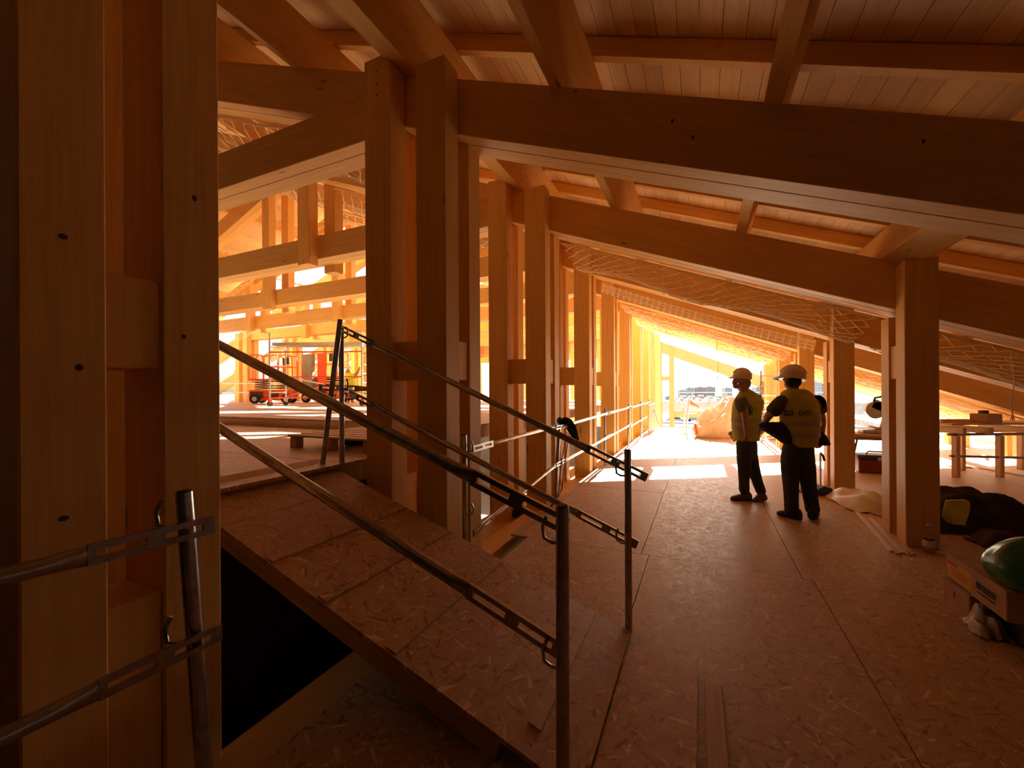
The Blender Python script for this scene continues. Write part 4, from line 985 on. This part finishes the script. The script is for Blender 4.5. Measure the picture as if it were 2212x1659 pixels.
def helmet(fn, u, v, dz, rx, rz_, parent, fwd, tilt, ry=None):
    """dome, rim and a peak that points along fwd"""
    c = fn(u, v, dz); f = V(fwd).normalized(); zz = V(tilt).normalized(); yy = zz.cross(f).normalized(); f = yy.cross(zz)
    M3 = Matrix(((f.x, yy.x, zz.x), (f.y, yy.y, zz.y), (f.z, yy.z, zz.z)))
    m = MB(); rings = []
    for i in range(11):
        a = math.radians(-12 + 102 * i / 10); e = 1.04 if i == 0 else 1.0
        rings.append([c + M3 @ V((rx * 1.12 * e * math.cos(a) * math.cos(b), (ry or rx) * e * math.cos(a) * math.sin(b), rz_ * math.sin(a) + (.008 * math.cos(b * 1) if i > 6 else 0))) for b in [2 * math.pi * k / 28 for k in range(28)]])
    m.loft(rings); m.tube([c + M3 @ V((rx * 1.12 * math.cos(b), 0, rz_ * math.sin(b))) for b in [.35 + 2.44 * i / 10 for i in range(11)]], .012, 8)
    h = m.build('helmet', HELM, parent, smooth=True)
    m = MB(); R0, R1 = [], []
    out = []
    for k in range(17):
        b = -1.25 + 2.5 * k / 16; ext = .065 * math.cos(b / 1.25 * math.pi / 2) ** .7
        out.append((M3 @ V((rx * 1.10 * math.cos(b), (ry or rx) * math.sin(b), -.012)), M3 @ V((rx * 1.10 * math.cos(b) + ext, (ry or rx) * 1.02 * math.sin(b), -.03))))
    m.add([c + p for a, b in out for p in (a, b)] + [c + p + zz * .007 for a, b in out for p in (a, b)], [(2 * k, 2 * k + 1, 2 * k + 3, 2 * k + 2) for k in range(16)] + [(34 + 2 * k, 36 + 2 * k, 37 + 2 * k, 35 + 2 * k) for k in range(16)] + [(2 * k + 1, 35 + 2 * k, 37 + 2 * k, 2 * k + 3) for k in range(16)])
    m.build('brim', HELM, h, smooth=True); return h
def shoe(heel, toe, w, h, name, material, parent):
    heel, toe = V(heel), V(toe); x = (toe - heel).normalized(); up = V((0, 0, 1)) - x * x.z; up.normalize(); y = up.cross(x); L = (toe - heel).length
    m = MB(); rings = []
    for f, ww, hh in ((0, .55, .75), (.08, .85, 1.0), (.3, .9, 1.0), (.45, .92, .8), (.65, 1.05, .62), (.85, .95, .5), (.97, .6, .36), (1.0, .2, .2)):
        R = []
        for k in range(14):
            a = 2 * math.pi * k / 14; ca, sa = math.cos(a), math.sin(a)
            R.append(heel + x * L * f + y * w / 2 * ww * math.copysign(abs(ca) ** .7, ca) + up * (h * hh * (.5 + .5 * math.copysign(abs(sa) ** .7, sa))))
        rings.append(R)
    m.loft(rings); return m.build(name, material, parent, smooth=True)
RGT, FWD = V((cs, sn, 0)), V((-sn, cs, 0))       # right and away, seen from the photographer

# --- the person standing with the back to us
D1 = FL(1735, 1119).dot(FWD)
def A1(u, v, dz=0): return P(u, v, D1 + dz)
p1 = thing('person', 'person standing with back turned, white helmet, yellow vest, jacket over left arm', 'person', (A1(1735, 1119).x, A1(1735, 1119).y, 0))
N = {'pel': (A1(1722, 962), .09), 'sp': (A1(1724, 922), .09), 'ch': (A1(1724, 880), .10), 'nb': (A1(1718, 851), (.08, .07)), 'nk': (A1(1713, 839, .01), .062),
     'h1': (A1(1711, 829, .02), (.076, .085)), 'h2': (A1(1710, 815, .02), (.088, .1)), 'h3': (A1(1710, 803, .02), (.08, .09)), 'ns': (A1(1697, 824, .115), .016), 'cn': (A1(1700, 835, .08), .03),
     'eL': (A1(1695, 826, -.0), .016), 'eR': (A1(1727, 825, .02), .014),
     'sL': (A1(1687, 866), .075), 'elL': (A1(1661, 897, .03), .05), 'wL': (A1(1648, 918, .23), .03),
     'sR': (A1(1756, 864), .075), 'elR': (A1(1776, 907, -.02), .046), 'wR': (A1(1774, 946, .05), .03),
     'lL': (A1(1706, 985), .09), 'kL': (A1(1709, 1036, .01), .06), 'aL': (A1(1711, 1104), .045), 'tL': (A1(1707, 1112, .05), .025),
     'lR': (A1(1740, 985), .09), 'kR': (A1(1746, 1036, .01), .06), 'aR': (A1(1755, 1100), .045), 'tR': (A1(1760, 1110, .05), .025)}
E = chain('pel', 'sp', 'ch', 'nb', 'nk', 'h1', 'h2', 'h3') + [('h1', 'cn'), ('h2', 'ns'), ('h2', 'eL'), ('h2', 'eR')] + chain('ch', 'sL', 'elL', 'wL') + chain('ch', 'sR', 'elR', 'wR') + chain('pel', 'lL', 'kL', 'aL', 'tL') + chain('pel', 'lR', 'kR', 'aR', 'tR')
hand(N, E, 'wL', 'L', (A1(1643, 926, .3) - A1(1648, 918, .23)), RGT, V((0, 0, -1)) + RGT * .4)
hand(N, E, 'wR', 'R', (A1(1771, 962, .06) - A1(1774, 946, .05)), FWD, -RGT)
skin('body', N, E, 'pel', SKIN, p1)
N = {'pel': (A1(1722, 962), (.20, .145)), 'lL': (A1(1705, 990), (.105, .12)), 'kL': (A1(1708, 1038, .01), .092), 'mL': (A1(1709, 1075), .08), 'nL': (A1(1710, 1100), .08), 'aL': (A1(1710, 1112), .082),
     'lR': (A1(1740, 990), (.105, .12)), 'kR': (A1(1745, 1038, .01), .09), 'mR': (A1(1750, 1072), .08), 'nR': (A1(1755, 1098), .08), 'aR': (A1(1756, 1109), .082), 'wst': (A1(1723, 930), (.165, .12))}
skin('trousers', N, chain('wst', 'pel', 'lL', 'kL', 'mL', 'nL', 'aL') + chain('pel', 'lR', 'kR', 'mR', 'nR', 'aR'), 'pel', TRS, p1)
N = {'sp': (A1(1724, 935), (.175, .13)), 'md': (A1(1724, 905), (.18, .13)), 'ch': (A1(1724, 878), (.18, .13)), 'nb': (A1(1719, 853), (.085, .075)), 'sL': (A1(1689, 865), .1), 'eL': (A1(1674, 884, .02), .092), 'cL': (A1(1663, 897, .03), .08),
     'sR': (A1(1755, 865), .1), 'eR': (A1(1768, 882), .09), 'cR': (A1(1776, 897, -.01), .078)}
skin('t_shirt', N, chain('sp', 'md', 'ch', 'nb') + chain('ch', 'sL', 'eL', 'cL') + chain('ch', 'sR', 'eR', 'cR'), 'ch', TEE, p1)
rows = [(963, 1703, 1756, .15, 0), (957, 1700, 1758, .165, 0), (930, 1695, 1763, .175, 0), (900, 1690, 1765, .175, 0), (875, 1688, 1763, .165, 0), (861, 1689, 1755, .145, 0), (850, 1690, 1750, .115, 0), (844, 1695, 1744, .09, 0), (840, 1704, 1734, .07, 0)]
vest = ringloft(rows, A1).build('vest', VEST, p1, smooth=True)
for v0, v1 in ((918, 908), (943, 934)):
    f = lambda v: next((tuple(a[i] + (b[i] - a[i]) * (a[0] - v) / (a[0] - b[0]) for i in range(5)) for a, b in zip(rows, rows[1:]) if a[0] >= v >= b[0]))
    rr = []
    for v in (v0, (v0 + v1) / 2, v1):
        q = f(v); rr.append((v, q[1] - 1.0, q[2] + 1.0, q[3] + .006, 0))
    ringloft(rr, A1).build('reflective_band', REFL, vest, smooth=True)
def on_back(u, v, off=-.178): return A1(u, v, off)
upv = (0, 0, 1)
BT = mat('vest_print', (.05, .042, .02), .7)
text('OBP.', .085, face_M(on_back(1741, 893, -.172), RGT, upv), BT, vest)
m = MB(); q = on_back(1704, 892, -.160); R3 = Matrix.Rotation(PSI - .35, 3, 'Z')
m.box(q, (.085, .004, .055), R3); lg = m.build('emblem', BT, vest, bevel=.001)
m = MB(); m.box(q + R3 @ V((0, -.004, .012)), (.05, .004, .008), R3); m.box(q + R3 @ V((0, -.004, -.008)), (.05, .004, .008), R3); m.build('emblem_stripe', VEST, lg)
m = MB(); m.box(on_back(1704, 898.5, -.158), (.08, .004, .006), R3); m.build('small_lettering', BT, vest)
helmet(A1, 1712, 815, .02, .122, .15, p1, -RGT * 1.0 + FWD * .75, V((0, 0, 1)) - RGT * .0 + FWD * .12 + RGT * .2, ry=.118)
m = MB(); m.ell(A1(1714, 824, -.005), (.083, .085, .085)); m.build('hair', HAIR, p1, smooth=True)
for (u, v), dv in (((1711, 1104), FWD - RGT * .45), ((1756, 1101), FWD * .9 + RGT * .75)):
    q = A1(u, v); q.z = 0.0; dv.normalize(); shoe(q - dv * .10, q + dv * .17, .12, .125, 'shoe', SHOE, p1)
# jacket over the left arm, black bag on the right wrist
JK = noisy('black_jacket_cloth', (.014, .015, .015), (.026, .026, .025), 7, .92, bump=.6)
jk = ringloft([(912, 1646, 1700, .04, .1), (920, 1640, 1703, .1, .1), (930, 1650, 1705, .12, .08), (940, 1667, 1706, .11, .06), (950, 1684, 1707, .09, .04), (957, 1692, 1706, .05, .02)], lambda u, v, dz: P(u, v + (1 if u > 1690 else 0), D1 - .05 + dz)).build('black_jacket', JK, smooth=True)
tag(jk, 'black jacket draped over the forearm of the person seen from behind', 'jacket')
bg_ = ringloft([(934, 1762, 1776, .03, 0), (940, 1757, 1781, .07, 0), (950, 1755, 1785, .09, 0), (958, 1753, 1789, .1, 0), (961, 1756, 1788, .08, 0)], lambda u, v, dz: P(u, v, D1 - .02 + dz)).build('cloth_bag', JK, smooth=True)
tag(bg_, 'black cloth bag hanging from the right wrist of the person seen from behind', 'bag')

# --- the person walking away to the left
D2 = FL(1606, 1079).dot(FWD)
def A2(u, v, dz=0): return P(u, v, D2 + dz)
p2 = thing('person', 'person walking away to the left in profile, white helmet, yellow vest, jeans', 'person', (A2(1615, 1075).x, A2(1615, 1075).y, 0))
N = {'pel': (A2(1612, 958), .09), 'sp': (A2(1613, 922), .09), 'ch': (A2(1616, 880), .10), 'nb': (A2(1612, 852), (.075, .08)), 'nk': (A2(1607, 841), .062),
     'h1': (A2(1601, 831), .082), 'h2': (A2(1600, 821), .098), 'h3': (A2(1602, 809), .088), 'br': (A2(1591, 823), .07), 'ns': (A2(1580.8, 829.5, .01), .012), 'cn': (A2(1588, 840), .03), 'mo': (A2(1588, 833), .05), 'er': (A2(1603, 827, -.085), .017),
     'sL': (A2(1598, 860, -.15), .07), 'elL': (A2(1610, 897, -.21), .047), 'wL': (A2(1612, 936, -.18), .031),
     'sR': (A2(1630, 862, .16), .07), 'elR': (A2(1612, 900, .24), .046), 'wR': (A2(1594, 930, .2), .03),
     'lL': (A2(1608, 972, -.07), .09), 'kL': (A2(1608, 1013, -.08), .06), 'aL': (A2(1609, 1060, -.05), .042), 'tL': (A2(1600, 1066, -.05), .025),
     'lR': (A2(1618, 972, .07), .09), 'kR': (A2(1629, 1018, .02), .06), 'aR': (A2(1647, 1064, -.05), .042), 'tR': (A2(1640, 1076, -.08), .025)}
E = chain('pel', 'sp', 'ch', 'nb', 'nk', 'h1', 'h2', 'h3') + [('h2', 'br'), ('br', 'ns'), ('h1', 'mo'), ('mo', 'cn'), ('h2', 'er')] + chain('ch', 'sL', 'elL', 'wL') + chain('ch', 'sR', 'elR', 'wR') + chain('pel', 'lL', 'kL', 'aL', 'tL') + chain('pel', 'lR', 'kR', 'aR', 'tR')
hand(N, E, 'wL', 'L', (A2(1611, 950, -.16) - A2(1612, 936, -.18)), -RGT, FWD)
hand(N, E, 'wR', 'R', (A2(1585, 938, .2) - A2(1594, 930, .2)), FWD, V((0, 0, 1)) - RGT * .2)
skin('body', N, E, 'pel', SKIN, p2)
N = {'wst': (A2(1613, 935), (.125, .15)), 'pel': (A2(1613, 963), (.15, .165)), 'lL': (A2(1607, 985, -.07), .112), 'kL': (A2(1608, 1015, -.08), .088), 'mL': (A2(1607, 1040, -.06), .07), 'aL': (A2(1608, 1068, -.05), .072),
     'lR': (A2(1619, 985, .07), .11), 'kR': (A2(1628, 1015, .02), .088), 'mR': (A2(1636, 1040, -.02), .07), 'aR': (A2(1647, 1070, -.05), .068)}
skin('jeans', N, chain('wst', 'pel', 'lL', 'kL', 'mL', 'aL') + chain('pel', 'lR', 'kR', 'mR', 'aR'), 'pel', JEAN, p2)
N = {'sp': (A2(1613, 938), (.13, .16)), 'md': (A2(1613, 905), (.14, .165)), 'ch': (A2(1616, 880), (.145, .17)), 'nb': (A2(1612, 854), (.08, .085)), 'sL': (A2(1599, 863, -.15), .085), 'eL': (A2(1600, 879, -.18), .078), 'cL': (A2(1604, 892, -.2), .072),
     'sR': (A2(1630, 864, .16), .085), 'eR': (A2(1620, 885, .2), .075)}
skin('t_shirt', N, chain('sp', 'md', 'ch', 'nb') + chain('ch', 'sL', 'eL', 'cL') + chain('ch', 'sR', 'eR'), 'ch', noisy('grey_green_shirt', (.12, .135, .125), (.16, .18, .165), 10, .9, bump=.4), p2)
rows2 = [(951, 1587, 1637, .175, 0), (940, 1586, 1638, .185, 0), (918, 1584, 1639, .19, 0), (895, 1584, 1641, .19, 0), (878, 1585, 1645, .185, 0), (868, 1587, 1647, .175, 0), (858, 1592, 1641, .15, 0), (850, 1597, 1632, .12, 0), (844, 1600, 1623, .09, 0), (839, 1602, 1616, .07, 0)]
# the near arm passes outside the vest
vest2 = ringloft([(r[0], r[1], r[2], r[3] * .82, .015) for r in rows2], A2).build('vest', VEST, p2, smooth=True)
for v0, v1 in ((911, 903), (928, 920)):
    f = lambda v: next((tuple(a[i] + (b[i] - a[i]) * (a[0] - v) / (a[0] - b[0]) for i in range(5)) for a, b in zip(rows2, rows2[1:]) if a[0] >= v >= b[0]))
    rr = []
    for v in (v0, (v0 + v1) / 2, v1):
        q = f(v); rr.append((v, q[1] - .8, q[2] + .8, q[3] * .82 + .005, .015))
    ringloft(rr, A2).build('reflective_band', REFL, vest2, smooth=True)
for u in (1623, 1635):
    R3 = Matrix.Rotation(PSI + (.25 if u < 1630 else .6), 3, 'Z'); m = MB(); m.box(A2(u, 884, -.152 + (.03 if u > 1630 else 0)), (.05, .006, .05), R3); lg = m.build('emblem', BT, vest2)
    m = MB(); m.box(A2(u, 884, -.156 + (.03 if u > 1630 else 0)), (.022, .006, .02), R3); m.build('emblem_centre', VEST, lg)
helmet(A2, 1603, 815, 0, .108, .125, p2, -RGT + FWD * .25, V((0, 0, 1)) + RGT * .14, ry=.112)
m = MB(); m.ell(A2(1610, 828, .0), (.07, .085, .085)); m.build('hair', GREYH, p2, smooth=True)
q = A2(1608, 1062, -.05); q.z = 0; dv = (-RGT + FWD * .1).normalized(); shoe(q - dv * .09, q + dv * .18, .105, .12, 'shoe', SHOE2, p2); shoe(A2(1656, 1079, -.07), A2(1618, 1096, -.12), .10, .115, 'shoe', SHOE2, p2)
m = MB(); m.prism([A2(1588, 926, .16), A2(1572, 936, .22), A2(1586, 955, .1), A2(1600, 944, .08)], FWD * .004); o = m.build('paper_sheet', mat('paper', (.62, .57, .52), .8)); tag(o, 'folded paper plan in the hand of the person walking left', 'paper')

# --- the worker far off in the hall
def A3(u, v, dz=0): return P(u, v, 17.6 + dz)
p3 = thing('person', 'distant worker in a yellow vest stooping among the red lifts in the hall', 'person', V((A3(757, 871).x, A3(757, 871).y, PLZ)))
N = {'pel': (A3(757, 836), .15), 'ch': (A3(756, 815), .17), 'nk': (A3(752, 803), .08), 'h': (A3(750, 797), .11), 's1': (A3(765, 812), .08), 'e1': (A3(772, 805), .06), 'w1': (A3(776, 796), .045), 'f1': (A3(777, 792), .03),
     's2': (A3(747, 813), .08), 'e2': (A3(745, 824), .06), 'w2': (A3(743, 832), .045), 'f2': (A3(742, 836), .03), 'k1': (A3(760, 852), .1), 'a1': (A3(761, 868), .07), 't1': (A3(766, 871), .05), 'k2': (A3(753, 852), .1), 'a2': (A3(752, 868), .07), 't2': (A3(749, 871), .05)}
skin('body', N, chain('pel', 'ch', 'nk', 'h') + chain('ch', 's1', 'e1', 'w1', 'f1') + chain('ch', 's2', 'e2', 'w2', 'f2') + chain('pel', 'k1', 'a1', 't1') + chain('pel', 'k2', 'a2', 't2'), 'pel', SKIN, p3)
ringloft([(834, 747, 768, .22, 0), (825, 746, 769, .24, 0), (812, 746, 767, .23, 0), (806, 750, 762, .15, 0)], A3).build('vest', noisy('bright_vest', (.6, .75, .03), (.7, .85, .05), 6, .7), p3, smooth=True)
N = {'pel': (A3(757, 838), .2), 'k1': (A3(760, 852), .13), 'a1': (A3(761, 866), .1), 'k2': (A3(753, 852), .13), 'a2': (A3(752, 866), .1)}
skin('trousers', N, chain('pel', 'k1', 'a1') + chain('pel', 'k2', 'a2'), 'pel', TRS, p3)
m = MB(); m.ell(A3(750, 796.5), (.16, .16, .15), v0=0); m.build('helmet', HELM, p3, smooth=True)
# ------------------------------------------------------------------ light
SUN_EL = math.radians(31)
w = bpy.data.worlds.new('sky'); sc.world = w; w.use_nodes = True
nt = w.node_tree; bg = nt.nodes['Background']
sky = nt.nodes.new('ShaderNodeTexSky'); sky.sky_type = 'NISHITA'; sky.sun_disc = False
sky.sun_elevation = SUN_EL; sky.sun_rotation = 0.0; sky.air_density = 1.0; sky.dust_density = 2.2; sky.ozone_density = 1.0; sky.altitude = 100
nt.links.new(sky.outputs[0], bg.inputs['Color']); bg.inputs['Strength'].default_value = 0.15
sl = bpy.data.lights.new('sun', 'SUN'); sl.energy = 20.0; sl.angle = math.radians(0.53); sl.color = (1.0, 0.93, 0.82)
so = bpy.data.objects.new('sun', sl); COL.objects.link(so)
so.rotation_euler = (SUN_EL - math.pi / 2, 0, 0)      # shines from +Y downwards
so.location = (0, 60, 40)
vs = sc.view_settings
sc.display_settings.display_device = 'sRGB'
vs.view_transform = 'Standard'; vs.look = 'None'; vs.exposure = 1.05; vs.gamma = 1.0; vs.use_curve_mapping = False
c = sc.cycles
c.max_bounces = 12; c.diffuse_bounces = 8; c.glossy_bounces = 4; c.transmission_bounces = 6
c.sample_clamp_indirect = 12.0; c.caustics_reflective = False; c.caustics_refractive = False
c.use_denoising = True; c.adaptive_threshold = 0.02
